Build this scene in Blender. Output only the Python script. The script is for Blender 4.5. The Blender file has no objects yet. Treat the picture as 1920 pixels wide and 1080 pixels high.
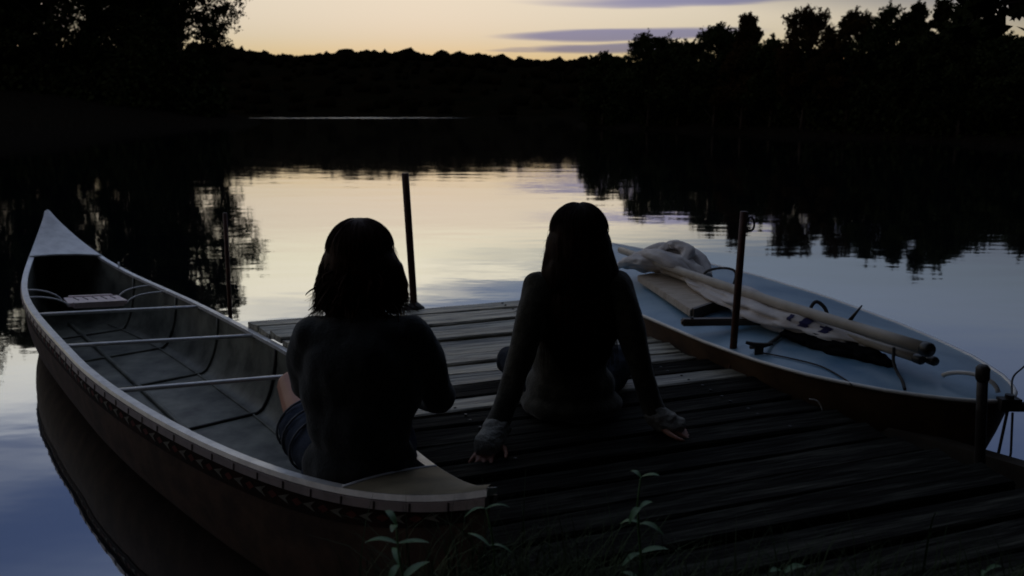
import bpy, bmesh, math, random
import numpy as np
from mathutils import Vector, Matrix, noise

R = math.radians
PI = math.pi
rng = np.random.default_rng(7)
random.seed(7)
sc = bpy.context.scene
COL = sc.collection

# ------------------------------------------------------------------ camera
CAM_Z = 1.5
cam = bpy.data.cameras.new("camera")
cam_ob = bpy.data.objects.new("camera", cam)
COL.objects.link(cam_ob)
cam.sensor_width = 36.0
cam.lens = 36.0 * 1500.0 / 1920.0
PITCH = math.atan2(328, 1500)
cam_ob.location = (0, 0, CAM_Z)
cam_ob.rotation_euler = (PI / 2 - PITCH, 0, 0)
cam.clip_start = 0.05
cam.clip_end = 8000
cam.dof.use_dof = True
cam.dof.focus_distance = 3.1
cam.dof.aperture_fstop = 4.0
sc.camera = cam_ob

# ------------------------------------------------------------------ world: dusk sky
W = bpy.data.worlds.new("World")
sc.world = W
W.use_nodes = True
nt = W.node_tree
for n in list(nt.nodes):
    nt.nodes.remove(n)
SKY_STRENGTH = 0.15


def wn(t, **k):
    n = nt.nodes.new(t)
    for a, b in k.items():
        setattr(n, a, b)
    return n


def wmath(op, a, b=None, c=None, clamp=False):
    n = wn('ShaderNodeMath', operation=op, use_clamp=clamp)
    for i, v in enumerate((a, b, c)):
        if v is None:
            continue
        if isinstance(v, (int, float)):
            n.inputs[i].default_value = v
        else:
            nt.links.new(v, n.inputs[i])
    return n.outputs[0]


def wsmooth(v, lo, hi):
    n = wn('ShaderNodeMapRange', interpolation_type='SMOOTHSTEP')
    nt.links.new(v, n.inputs['Value'])
    n.inputs['From Min'].default_value = lo
    n.inputs['From Max'].default_value = hi
    return n.outputs[0]


sky = wn('ShaderNodeTexSky', sky_type='NISHITA', sun_disc=False)
sky.sun_elevation = R(-2.15)
sky.sun_rotation = R(-6.0)
sky.air_density = 1.0
sky.dust_density = 1.0
sky.ozone_density = 1.0
tc = wn('ShaderNodeTexCoord')
sep = wn('ShaderNodeSeparateXYZ')
nt.links.new(tc.outputs['Generated'], sep.inputs[0])
dx, dy, dz = sep.outputs
# cloud deck seen in perspective: direction projected on a plane overhead
den = wmath('ADD', wmath('MAXIMUM', dz, 0.0), 0.05)
px_, py_ = wmath('DIVIDE', dx, den), wmath('DIVIDE', dy, den)
comb = wn('ShaderNodeCombineXYZ')
nt.links.new(px_, comb.inputs[0])
nt.links.new(py_, comb.inputs[1])
ns = wn('ShaderNodeTexNoise')
ns.inputs['Scale'].default_value = 0.62
ns.inputs['Detail'].default_value = 5.0
ns.inputs['Roughness'].default_value = 0.5
mp = wn('ShaderNodeMapping')
mp.inputs['Location'].default_value = (3.1, 1.7, 0)
mp.inputs['Rotation'].default_value = (0, 0, R(14))
mp.inputs['Scale'].default_value = (0.55, 1.15, 1)
nt.links.new(comb.outputs[0], mp.inputs[0])
nt.links.new(mp.outputs[0], ns.inputs['Vector'])
nv = ns.outputs['Fac']
# scattered clouds thicken towards the right of the sunset and high up
az = wmath('ARCTAN2', dx, dy)
bias = wmath('ADD', wmath('MULTIPLY', wsmooth(az, 0.0, 0.38), 0.26), wmath('MULTIPLY', wsmooth(az, -0.20, -0.02), 0.045))
lowfade = wsmooth(wmath('ADD', dz, wmath('MULTIPLY', az, 0.14)), 0.145, 0.205)
cv = wmath('ADD', nv, bias)
deck = wmath('MULTIPLY', wsmooth(cv, 0.49, 0.64), lowfade)
# low bars of cloud over the far hills


def bar(a0, e0, wa, we, amp, edge):
    """a long lens of cloud centred on azimuth a0 and height e0"""
    u = wmath('DIVIDE', wmath('SUBTRACT', az, a0), wa)
    bend = wmath('MULTIPLY', wmath('SUBTRACT', nv, 0.5), amp)
    v = wmath('DIVIDE', wmath('ADD', wmath('SUBTRACT', dz, e0), bend), we)
    rr = wmath('ADD', wmath('MULTIPLY', u, u), wmath('MULTIPLY', v, v))
    return wsmooth(rr, 1.0, 1.0 - edge)


b1 = bar(0.135, 0.0905, 0.175, 0.0100, 0.02, 0.7)
b2 = bar(0.115, 0.0745, 0.12, 0.0062, 0.02, 0.75)
b3 = bar(0.34, 0.1265, 0.36, 0.0080, 0.03, 0.8)
b4 = bar(0.02, 0.074, 0.06, 0.0035, 0.02, 0.8)
mask = wmath('MAXIMUM', wmath('MAXIMUM', b1, b2), wmath('MAXIMUM', b3, wmath('MULTIPLY', b4, 0.6)))
mask = wmath('MULTIPLY', mask, 0.88)
b5 = bar(-0.62, 0.475, 0.55, 0.125, 0.2, 0.8)
deck = wmath('MULTIPLY', wmath('MAXIMUM', deck, b5), wmath('MULTIPLY', wsmooth(dz, 0.62, 0.42), 0.95))
# a cloud dims and blues the sky behind it
# haze dims and softens the lowest sky, a thin high veil brightens it above the haze
ramp = wn('ShaderNodeValToRGB')
els = ramp.color_ramp.elements
STOPS = [(0.03, (.10, .135, .25)), (0.087, (.150, .167, .248)), (0.13, (.208, .198, .218)), (0.17, (.30, .28, .25)), (0.215, (.40, .35, .29)),
         (0.30, (.38, .335, .30)), (0.40, (.31, .30, .30)), (0.62, (.50, .49, .48)), (1.0, (.58, .57, .56))]
els[0].position, els[0].color = STOPS[0][0], (*STOPS[0][1], 1)
els[1].position, els[1].color = STOPS[-1][0], (*STOPS[-1][1], 1)
for ps, cl in STOPS[1:-1]:
    e = els.new(ps)
    e.color = (*cl, 1)
nt.links.new(dz, ramp.inputs[0])
vm = wn('ShaderNodeVectorMath', operation='MULTIPLY')
nt.links.new(sky.outputs[0], vm.inputs[0])
nt.links.new(ramp.outputs[0], vm.inputs[1])
vs_ = wn('ShaderNodeVectorMath', operation='SCALE')
nt.links.new(vm.outputs[0], vs_.inputs[0])
vs_.inputs['Scale'].default_value = 4.0
SKYCOL = vs_.outputs[0]
mul = wn('ShaderNodeMix', data_type='RGBA', blend_type='MULTIPLY')
mul.inputs['Factor'].default_value = 1.0
nt.links.new(SKYCOL, mul.inputs[6])
mul.inputs[7].default_value = (0.30, 0.34, 0.74, 1)
mixc = wn('ShaderNodeMix', data_type='RGBA')
nt.links.new(mask, mixc.inputs['Factor'])
nt.links.new(SKYCOL, mixc.inputs[6])
nt.links.new(mul.outputs[2], mixc.inputs[7])
# pale clouds that still catch the afterglow, left of the sunset
lit = wmath('MULTIPLY', bar(-0.62, 0.295, 0.42, 0.075, 0.25, 0.9), wsmooth(nv, 0.30, 0.55))
dk = wn('ShaderNodeMix', data_type='RGBA', blend_type='MULTIPLY')
nt.links.new(deck, dk.inputs['Factor'])
nt.links.new(mixc.outputs[2], dk.inputs[6])
dk.inputs[7].default_value = (0.15, 0.215, 0.40, 1)
mixc = dk
glow = wn('ShaderNodeMix', data_type='RGBA', blend_type='MULTIPLY')
nt.links.new(wmath('MULTIPLY', lit, 0.9), glow.inputs['Factor'])
nt.links.new(mixc.outputs[2], glow.inputs[6])
glow.inputs[7].default_value = (1.2, 1.22, 1.22, 1)
mixc = glow
bg = wn('ShaderNodeBackground')
bg.inputs['Strength'].default_value = SKY_STRENGTH
nt.links.new(mixc.outputs[2], bg.inputs['Color'])
wo = wn('ShaderNodeOutputWorld')
nt.links.new(bg.outputs[0], wo.inputs['Surface'])

# ------------------------------------------------------------------ exposure
sc.view_settings.view_transform = 'Standard'
sc.view_settings.look = 'None'
sc.view_settings.gamma = 1.0
sc.view_settings.use_curve_mapping = False
sc.view_settings.exposure = 3.45
sc.cycles.use_denoising = True
sc.cycles.filter_width = 1.8
sc.cycles.max_bounces = 6
sc.cycles.caustics_reflective = False
sc.cycles.caustics_refractive = False
sc.cycles.sample_clamp_indirect = 4.0

# ------------------------------------------------------------------ materials
MATS = {}


def mat(name, col, rough=0.6, col2=None, scale=8.0, stretch=(1, 1, 1), bump=0.0, bscale=None,
        metallic=0.0, spec=0.5, detail=4.0, lo=0.35, hi=0.65, rand=0.0, trans=0.0, sheen=0.0):
    m = bpy.data.materials.new(name)
    m.use_nodes = True
    t = m.node_tree
    p = t.nodes['Principled BSDF']
    p.inputs['Base Color'].default_value = (*col, 1)
    p.inputs['Roughness'].default_value = rough
    p.inputs['Metallic'].default_value = metallic
    p.inputs['Specular IOR Level'].default_value = spec
    if sheen:
        p.inputs['Sheen Weight'].default_value = sheen
    co = t.nodes.new('ShaderNodeTexCoord')
    mp = t.nodes.new('ShaderNodeMapping')
    mp.inputs['Scale'].default_value = stretch
    t.links.new(co.outputs['Object'], mp.inputs[0])
    vec = mp.outputs[0]
    oi = None
    if rand:
        oi = t.nodes.new('ShaderNodeObjectInfo')
        ad = t.nodes.new('ShaderNodeVectorMath')
        ad.operation = 'MULTIPLY_ADD'
        cb = t.nodes.new('ShaderNodeCombineXYZ')
        for i in range(3):
            t.links.new(oi.outputs['Random'], cb.inputs[i])
        t.links.new(cb.outputs[0], ad.inputs[0])
        ad.inputs[1].default_value = (37, 17, 29)
        t.links.new(vec, ad.inputs[2])
        vec = ad.outputs[0]
    out = None
    if col2 is not None:
        n = t.nodes.new('ShaderNodeTexNoise')
        n.inputs['Scale'].default_value = scale
        n.inputs['Detail'].default_value = detail
        n.inputs['Roughness'].default_value = 0.62
        t.links.new(vec, n.inputs['Vector'])
        r = t.nodes.new('ShaderNodeValToRGB')
        r.color_ramp.elements[0].position = lo
        r.color_ramp.elements[1].position = hi
        r.color_ramp.elements[0].color = (*col, 1)
        r.color_ramp.elements[1].color = (*col2, 1)
        t.links.new(n.outputs['Fac'], r.inputs[0])
        out = r.outputs[0]
        if rand:
            hv = t.nodes.new('ShaderNodeHueSaturation')
            mr = t.nodes.new('ShaderNodeMapRange')
            mr.inputs['To Min'].default_value = 1 - rand
            mr.inputs['To Max'].default_value = 1 + rand
            t.links.new(oi.outputs['Random'], mr.inputs['Value'])
            t.links.new(mr.outputs[0], hv.inputs['Value'])
            t.links.new(out, hv.inputs['Color'])
            out = hv.outputs[0]
        t.links.new(out, p.inputs['Base Color'])
    if bump:
        n2 = t.nodes.new('ShaderNodeTexNoise')
        n2.inputs['Scale'].default_value = bscale or scale * 2
        n2.inputs['Detail'].default_value = 5
        t.links.new(vec, n2.inputs['Vector'])
        b = t.nodes.new('ShaderNodeBump')
        b.inputs['Strength'].default_value = bump
        b.inputs['Distance'].default_value = 0.01
        t.links.new(n2.outputs['Fac'], b.inputs['Height'])
        t.links.new(b.outputs[0], p.inputs['Normal'])
    if trans:
        tr = t.nodes.new('ShaderNodeBsdfTranslucent')
        tr.inputs[0].default_value = (*(col2 or col), 1)
        mx = t.nodes.new('ShaderNodeMixShader')
        mx.inputs[0].default_value = trans
        t.links.new(p.outputs[0], mx.inputs[1])
        t.links.new(tr.outputs[0], mx.inputs[2])
        t.links.new(mx.outputs[0], t.nodes['Material Output'].inputs['Surface'])
    MATS[name] = m
    return m


M_leaf = mat('foliage', (0.009, 0.013, 0.005), 0.85, (0.02, 0.024, 0.009), 0.8, spec=0.0)
M_leaf_autumn = mat('foliage_russet', (0.011, 0.012, 0.004), 0.85, (0.035, 0.02, 0.008), 0.6, spec=0.0, trans=0.25)
M_bark = mat('bark', (0.03, 0.022, 0.016), 0.9, (0.06, 0.05, 0.04), 6, bump=0.6, spec=0.1)
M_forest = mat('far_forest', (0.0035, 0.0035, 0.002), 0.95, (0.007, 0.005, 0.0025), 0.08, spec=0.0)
M_earth = mat('earth', (0.006, 0.005, 0.004), 0.95, (0.012, 0.01, 0.007), 3, bump=0.7, spec=0.0)
M_grass = mat('grass_blade', (0.03, 0.055, 0.018), 0.7, (0.055, 0.075, 0.03), 3, spec=0.25)
M_plant = mat('plant_leaf', (0.03, 0.095, 0.022), 0.5, (0.075, 0.17, 0.05), 9, spec=0.4)
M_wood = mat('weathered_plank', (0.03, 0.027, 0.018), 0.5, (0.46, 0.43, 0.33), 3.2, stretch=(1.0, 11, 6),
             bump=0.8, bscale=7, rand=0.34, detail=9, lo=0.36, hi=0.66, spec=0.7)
M_wood_shade = mat('shaded_plank', (0.008, 0.0075, 0.006), 0.85, (0.07, 0.07, 0.056), 3.2, stretch=(1.0, 11, 6),  # dark copy of the plank wood: shade near the bank put into the colour
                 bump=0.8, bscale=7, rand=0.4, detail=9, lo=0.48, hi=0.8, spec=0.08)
M_beam = mat('dark_beam', (0.05, 0.04, 0.03), 0.8, (0.1, 0.085, 0.065), 5, bump=0.5, spec=0.3)
M_rust = mat('rusty_pipe', (0.04, 0.018, 0.012), 0.55, (0.08, 0.03, 0.018), 22, bump=0.5, metallic=0.2, spec=0.3)
M_iron = mat('black_iron', (0.02, 0.018, 0.017), 0.5, (0.035, 0.03, 0.028), 14, bump=0.4, metallic=0.3, spec=0.4)
M_alu = mat('aluminium', (0.60, 0.60, 0.61), 0.38, (0.80, 0.80, 0.80), 16, metallic=0.35, bump=0.12)
M_alu_dull = mat('dull_aluminium', (0.55, 0.55, 0.56), 0.42, (0.72, 0.72, 0.73), 14, metallic=0.25, bump=0.2)
M_pink = mat('outwale_vinyl', (0.22, 0.175, 0.17), 0.55, (0.33, 0.265, 0.255), 12, bump=0.15)
M_lining = mat('canoe_inside', (0.05, 0.053, 0.045), 0.5, (0.20, 0.205, 0.17), 5.5, bump=0.25, detail=7, spec=0.45)
M_hull = mat('canoe_outside', (0.05, 0.033, 0.025), 0.75, (0.105, 0.066, 0.048), 9, bump=0.25, detail=7, spec=0.12)
M_band = mat('band_black', (0.014, 0.012, 0.011), 0.85, (0.035, 0.016, 0.011), 16, spec=0.1)
M_motif = mat('band_motif_pale', (0.12, 0.11, 0.095), 0.7, (0.2, 0.19, 0.16), 30, spec=.15)
M_red = mat('band_motif_red', (0.07, 0.013, 0.009), 0.7, (0.11, 0.024, 0.016), 30, spec=.15)
M_seat = mat('seat_wood', (0.72, 0.58, 0.58), 0.3, (0.82, 0.68, 0.68), 5, stretch=(3, 12, 3), bump=0.2)
M_cream = mat('cream_deck_plate', (0.15, 0.125, 0.08), 0.55, (0.25, 0.21, 0.135), 8, bump=0.15)
M_boat = mat('boat_deck_blue', (0.09, 0.21, 0.34), 0.34, (0.30, 0.43, 0.53), 1.7, bump=0.12, detail=8, spec=0.5)
M_trim = mat('boat_trim', (0.6, 0.58, 0.55), 0.4, (0.72, 0.7, 0.66), 10, metallic=0.2)
M_boatside = mat('boat_side_rust', (0.05, 0.026, 0.013), 0.6, (0.10, 0.055, 0.026), 6, bump=0.3, spec=0.3)
M_spar = mat('spar', (0.36, 0.31, 0.25), 0.45, (0.5, 0.45, 0.38), 5, stretch=(1, 1, 1), bump=0.1, spec=0.4)
M_cap = mat('spar_cap', (0.012, 0.012, 0.013), 0.4, (0.02, 0.02, 0.02), 20)
M_shadow = mat('sail_shadow_black', (0.006, 0.006, 0.007), 0.95, (0.012, 0.012, 0.013), 12, spec=0.0)  # near-black that stands for the shadow beneath the sail
M_sail = mat('sail_cloth', (0.50, 0.46, 0.44), 0.85, (0.72, 0.68, 0.65), 5, bump=0.35, bscale=16, spec=0.2)
M_logo = mat('sail_mark', (0.022, 0.022, 0.075), 0.85, (0.05, 0.048, 0.13), 9, spec=0.2)
M_board = mat('board_face', (0.36, 0.29, 0.22), 0.65, (0.52, 0.44, 0.35), 4, stretch=(2, 9, 3), bump=0.2)
M_tiller = mat('tiller_wood', (0.05, 0.035, 0.025), 0.5, (0.085, 0.06, 0.04), 5, stretch=(2, 12, 3), bump=0.2)
M_rope = mat('rope', (0.03, 0.028, 0.028), 0.9, (0.06, 0.055, 0.05), 60, bump=0.6)
M_rope_pale = mat('rope_pale', (0.35, 0.33, 0.3), 0.9, (0.5, 0.47, 0.43), 60, bump=0.6)
M_skin = mat('skin', (0.42, 0.19, 0.125), 0.5, (0.5, 0.24, 0.165), 12, bump=0.05)
M_hair_red = mat('auburn_hair', (0.026, 0.009, 0.004), 0.5, (0.06, 0.02, 0.008), 20, stretch=(4, 4, .6), spec=0.12, bump=0.3, bscale=60, trans=0.22)
M_hair_dark = mat('dark_hair', (0.013, 0.006, 0.004), 0.5, (0.036, 0.014, 0.007), 20, stretch=(4, 4, .6), spec=0.12, bump=0.3, bscale=60, trans=0.2)
M_knit_dark = mat('charcoal_knit', (0.02, 0.023, 0.024), 0.95, (0.04, 0.044, 0.046), 40, bump=0.35, bscale=130, spec=0.1, sheen=0.25)
M_knit_olive = mat('olive_knit', (0.034, 0.031, 0.021), 0.95, (0.068, 0.06, 0.042), 40, bump=0.4, bscale=130, spec=0.1, sheen=0.3)
M_denim = mat('denim', (0.03, 0.04, 0.065), 0.9, (0.06, 0.075, 0.11), 30, bump=0.4, bscale=120, spec=0.15)
M_denim_edge = mat('denim_hem', (0.14, 0.15, 0.18), 0.9, (0.22, 0.23, 0.26), 40, spec=0.15)
M_jeans = mat('jeans', (0.01, 0.013, 0.022), 0.9, (0.02, 0.027, 0.042), 30, bump=0.4, bscale=120, spec=0.15)
M_cuff = mat('pale_cuff', (0.27, 0.265, 0.24), 0.95, (0.38, 0.37, 0.33), 40, bump=0.6, bscale=130, spec=0.1)
M_rivet = mat('rivet', (0.05, 0.03, 0.028), 0.5, (0.08, 0.05, 0.045), 20)


# ------------------------------------------------------------------ object helpers
def put(o, parent=None, label=None, cat=None, group=None, kind=None):
    COL.objects.link(o)
    if parent is not None:
        o.parent = parent
        o.matrix_parent_inverse = Matrix.Identity(4)
    if label:
        o['label'] = label
    if cat:
        o['category'] = cat
    if group:
        o['group'] = group
    if kind:
        o['kind'] = kind
    return o


def thing(name, loc, label, cat, group=None, rz=0.0):
    o = bpy.data.objects.new(name, None)
    o.empty_display_size = 0.1
    o.location = loc
    o.rotation_euler = (0, 0, rz)
    return put(o, None, label, cat, group)


def mesh_np(name, V, F, mats, smooth=False, mi=None):
    """V (n,3) float array, F (m,k) int array of equal-sized faces"""
    V = np.asarray(V, dtype=np.float32)
    F = np.asarray(F, dtype=np.int32)
    me = bpy.data.meshes.new(name)
    k = F.shape[1]
    me.vertices.add(len(V))
    me.vertices.foreach_set('co', V.ravel())
    me.loops.add(F.size)
    me.loops.foreach_set('vertex_index', F.ravel())
    me.polygons.add(len(F))
    me.polygons.foreach_set('loop_start', np.arange(0, F.size, k, dtype=np.int32))
    me.polygons.foreach_set('loop_total', np.full(len(F), k, dtype=np.int32))
    if not isinstance(mats, (list, tuple)):
        mats = [mats]
    for m in mats:
        me.materials.append(m)
    if mi is not None:
        me.polygons.foreach_set('material_index', np.asarray(mi, dtype=np.int32))
    me.update(calc_edges=True)
    me.validate()
    if smooth:
        me.shade_smooth()
    return me


def mesh_py(name, V, F, m, smooth=False):
    me = bpy.data.meshes.new(name)
    me.from_pydata([tuple(v) for v in V], [], [tuple(f) for f in F])
    me.materials.append(m)
    me.update()
    if smooth:
        me.shade_smooth()
    return me


def bm_mesh(name, bm, m, smooth=False):
    bmesh.ops.recalc_face_normals(bm, faces=bm.faces)
    me = bpy.data.meshes.new(name)
    bm.to_mesh(me)
    bm.free()
    me.materials.append(m)
    if smooth:
        me.shade_smooth()
    return me


def obj(name, me, parent=None, loc=None, **kw):
    o = bpy.data.objects.new(name, me)
    if loc is not None:
        o.location = loc
    return put(o, parent, **kw)


def local(parent, pts):
    """world points -> the frame of a thing (Empty with rz only)"""
    mi = (Matrix.Translation(parent.location) @ Matrix.Rotation(parent.rotation_euler.z, 4, 'Z')).inverted()
    return [mi @ Vector(p) for p in pts]


def tube_geo(pts, rad, n=8, cap=True, flat=1.0, up=None):
    pts = [Vector(p) for p in pts]
    if isinstance(rad, (int, float)):
        rad = [rad] * len(pts)
    V, F = [], []
    prev = None
    for i, p in enumerate(pts):
        t = (pts[min(i + 1, len(pts) - 1)] - pts[max(i - 1, 0)])
        if t.length < 1e-9:
            t = Vector((0, 0, 1))
        t.normalize()
        if prev is None:
            a = Vector(up) if up else (Vector((0, 0, 1)) if abs(t.z) < 0.9 else Vector((1, 0, 0)))
            x = t.cross(a).normalized()
        else:
            x = (prev - t * prev.dot(t)).normalized()
        prev = x
        y = t.cross(x)
        for k in range(n):
            a = 2 * PI * k / n
            V.append(p + x * math.cos(a) * rad[i] + y * math.sin(a) * rad[i] * flat)
    for i in range(len(pts) - 1):
        for k in range(n):
            F.append((i * n + k, i * n + (k + 1) % n, (i + 1) * n + (k + 1) % n, (i + 1) * n + k))
    if cap:
        F.append(tuple(range(n - 1, -1, -1)))
        F.append(tuple(range((len(pts) - 1) * n, len(pts) * n)))
    return V, F


def tube(name, pts, rad, m, parent=None, n=8, smooth=True, flat=1.0, **kw):
    if parent is not None:
        pts = local(parent, pts)
    V, F = tube_geo(pts, rad, n, True, flat)
    me = mesh_py(name, V, F, m, False)
    if smooth:
        for p in me.polygons:
            p.use_smooth = len(p.vertices) == 4
    return obj(name, me, parent, **kw)


def join_geo(parts):
    V, F = [], []
    for v, f in parts:
        o = len(V)
        V += list(v)
        F += [tuple(i + o for i in q) for q in f]
    return V, F


def box_geo(c, ex, ey, ez, hx, hy, hz):
    c, ex, ey, ez = Vector(c), Vector(ex).normalized(), Vector(ey).normalized(), Vector(ez).normalized()
    V = []
    for sx in (-1, 1):
        for sy in (-1, 1):
            for sz in (-1, 1):
                V.append(c + ex * hx * sx + ey * hy * sy + ez * hz * sz)
    F = [(0, 1, 3, 2), (4, 6, 7, 5), (0, 4, 5, 1), (2, 3, 7, 6), (0, 2, 6, 4), (1, 5, 7, 3)]
    return V, F


def bevel_box(name, size, m, bev=0.006, seg=2):
    bm = bmesh.new()
    bmesh.ops.create_cube(bm, size=1)
    bmesh.ops.scale(bm, vec=size, verts=bm.verts)
    bmesh.ops.bevel(bm, geom=bm.edges[:], offset=bev, segments=seg, affect='EDGES')
    return bm_mesh(name, bm, m)


def bez(p0, p1, p2, p3, n=16):
    p0, p1, p2, p3 = map(Vector, (p0, p1, p2, p3))
    out = []
    for i in range(n + 1):
        t = i / n
        u = 1 - t
        out.append(p0 * u ** 3 + p1 * 3 * u * u * t + p2 * 3 * u * t * t + p3 * t ** 3)
    return out


def smoothline(pts, k=6):
    """Catmull-Rom through points"""
    P = [Vector(p) for p in pts]
    P = [P[0] * 2 - P[1]] + P + [P[-1] * 2 - P[-2]]
    out = []
    for i in range(1, len(P) - 2):
        for j in range(k):
            t = j / k
            a, b, c, d = P[i - 1], P[i], P[i + 1], P[i + 2]
            out.append(0.5 * ((2 * b) + (c - a) * t + (2 * a - 5 * b + 4 * c - d) * t * t + (3 * b - a - 3 * c + d) * t ** 3))
    out.append(P[-2])
    return out


# ------------------------------------------------------------------ the setting
# water
def make_water():
    xs = np.concatenate([[-2600, -1200, -600, -300, -150, -80], np.linspace(-40, 40, 9), [80, 150, 300, 600, 1200, 2600]])
    ys = np.concatenate([[-300, -60], np.linspace(0, 40, 9), [80, 150, 300, 600, 1000, 3000]])
    V = [(x, y, 0.0) for y in ys for x in xs]
    nx = len(xs)
    F = [(j * nx + i, j * nx + i + 1, (j + 1) * nx + i + 1, (j + 1) * nx + i) for j in range(len(ys) - 1) for i in range(nx - 1)]
    m = bpy.data.materials.new('lake_water')
    m.use_nodes = True
    t = m.node_tree
    t.nodes.remove(t.nodes['Principled BSDF'])
    L = t.links.new

    def N(ty, **k):
        n = t.nodes.new(ty)
        for a, b in k.items():
            setattr(n, a, b)
        return n

    geo = N('ShaderNodeNewGeometry')
    # gentle ripples of two sizes
    hs = []
    for scale, stretch, amp in ((1.1, (0.45, 1.0, 1), 1.0), (5.0, (0.5, 1.0, 1), 0.16)):
        mpn = N('ShaderNodeMapping')
        mpn.inputs['Scale'].default_value = stretch
        mpn.inputs['Rotation'].default_value = (0, 0, R(12))
        L(geo.outputs['Position'], mpn.inputs[0])
        nz = N('ShaderNodeTexNoise')
        nz.inputs['Scale'].default_value = scale
        nz.inputs['Detail'].default_value = 2.0
        L(mpn.outputs[0], nz.inputs['Vector'])
        mu = N('ShaderNodeMath', operation='MULTIPLY')
        L(nz.outputs['Fac'], mu.inputs[0])
        mu.inputs[1].default_value = amp
        hs.append(mu.outputs[0])
    add = N('ShaderNodeMath', operation='ADD')
    L(hs[0], add.inputs[0])
    L(hs[1], add.inputs[1])
    # a breeze patch far out on the lake, where the surface is broken
    sp = N('ShaderNodeSeparateXYZ')
    L(geo.outputs['Position'], sp.inputs[0])

    def mth(op, a, b):
        n = N('ShaderNodeMath', operation=op)
        for i, v in enumerate((a, b)):
            if isinstance(v, (int, float)):
                n.inputs[i].default_value = v
            else:
                L(v, n.inputs[i])
        return n.outputs[0]

    u = mth('DIVIDE', mth('SUBTRACT', sp.outputs[0], -50.0), 40.0)
    v = mth('DIVIDE', mth('SUBTRACT', sp.outputs[1], 262.0), 34.0)
    rr = mth('ADD', mth('MULTIPLY', u, u), mth('MULTIPLY', v, v))
    patch = N('ShaderNodeMapRange', interpolation_type='SMOOTHSTEP')
    L(rr, patch.inputs['Value'])
    patch.inputs['From Min'].default_value = 1.0
    patch.inputs['From Max'].default_value = 0.15
    pn = N('ShaderNodeTexNoise')
    pn.inputs['Scale'].default_value = 1.0
    pm = N('ShaderNodeMapping')
    pm.inputs['Scale'].default_value = (0.05, 0.09, 1)
    L(geo.outputs['Position'], pm.inputs[0])
    L(pm.outputs[0], pn.inputs['Vector'])
    pr_ = N('ShaderNodeMapRange', interpolation_type='SMOOTHSTEP')
    L(pn.outputs['Fac'], pr_.inputs['Value'])
    pr_.inputs['From Min'].default_value = 0.36
    pr_.inputs['From Max'].default_value = 0.58
    bmp = N('ShaderNodeBump')
    bmp.inputs['Strength'].default_value = 1.0
    bmp.inputs['Distance'].default_value = 0.0045
    L(add.outputs[0], bmp.inputs['Height'])
    gl = N('ShaderNodeBsdfGlossy')
    gl.inputs['Color'].default_value = (1, 1, 1, 1)
    gl.inputs['Roughness'].default_value = 0.025
    gr = N('ShaderNodeBsdfGlossy')
    gr.inputs['Color'].default_value = (.75, .75, .75, 1)
    gr.inputs['Roughness'].default_value = 0.27
    gm = N('ShaderNodeMixShader')
    L(mth('MULTIPLY', mth('MULTIPLY', patch.outputs[0], pr_.outputs[0]), 0.8), gm.inputs[0])
    L(gl.outputs[0], gm.inputs[1])
    L(gr.outputs[0], gm.inputs[2])
    L(bmp.outputs[0], gl.inputs['Normal'])
    df = N('ShaderNodeBsdfDiffuse')
    df.inputs['Color'].default_value = (0.006, 0.010, 0.013, 1)
    lw = N('ShaderNodeLayerWeight')
    lw.inputs['Blend'].default_value = 0.5
    refl = mth('ADD', mth('MULTIPLY', mth('POWER', lw.outputs['Facing'], 2.4), 0.56), 0.42)
    mx = N('ShaderNodeMixShader')
    L(refl, mx.inputs[0])
    L(df.outputs[0], mx.inputs[1])
    L(gm.outputs[0], mx.inputs[2])
    L(mx.outputs[0], t.nodes['Material Output'].inputs['Surface'])
    return obj('water', mesh_py('water', V, F, m), kind='structure')


make_water()
# ground sheet under everything, out to the horizon
obj('ground', mesh_py('ground', [(-5000, -3000, -2.5), (5000, -3000, -2.5), (5000, 6000, -2.5), (-5000, 6000, -2.5)], [(0, 1, 2, 3)], M_earth), kind='structure')


def shore_mesh(name, line, rows, side, seed, wob=0.5, kk=5):
    """land lofted from a shoreline; rows = (offset inland, height)"""
    P = smoothline([(x, y, 0) for x, y in line], kk)
    V, F = [], []
    n = len(rows)
    for i, p in enumerate(P):
        a, b = P[max(i - 2, 0)], P[min(i + 2, len(P) - 1)]
        t = (b - a).normalized()
        nr = Vector((t.y, -t.x, 0)) * side
        for d, h in rows:
            q = p + nr * d
            q.z = h + wob * h * (noise.noise(Vector((q.x * .11 + seed, q.y * .11, 0))) + .4 * noise.noise(Vector((q.x * 1.3, q.y * 1.3, seed))))
            V.append(q)
    for i in range(len(P) - 1):
        for j in range(n - 1):
            F.append((i * n + j, (i + 1) * n + j, (i + 1) * n + j + 1, i * n + j + 1))
    return obj(name, mesh_py(name, V, F, M_earth, True), kind='structure')


# the bank the camera stands on, running round to the tree-lined right shore
NEAR = [(-40, -22), (-14, -9), (-4.5, -2.2), (-1.5, 0.35), (-0.80, 1.05), (-0.38, 1.58), (0.3, 1.85), (1.2, 1.82), (1.75, 2.12),
        (2.6, 2.3), (3.9, 3.3), (6.5, 5.5), (13, 11), (20, 19)]
shore_mesh('bank', NEAR, [(-0.5, -0.35), (0.0, -0.04), (0.15, 0.22), (0.4, 0.45), (0.75, 0.64), (1.6, 0.70), (4, 0.8), (10, 1.4), (30, 3.2), (90, 8)], 1, 3.0, 0.3, 8)
RSHORE = [(18, 17), (23, 29), (22.6, 45), (18.2, 58), (15.4, 68), (12, 78), (9.5, 84), (7.5, 94), (10, 104), (24, 112), (60, 120)]
shore_mesh('right_shore', RSHORE, [(-1, -0.4), (0, -0.05), (.6, .35), (3, .9), (9, 2.2), (22, 3.6), (60, 7), (160, 14)], 1, 9.0, 0.3)
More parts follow.
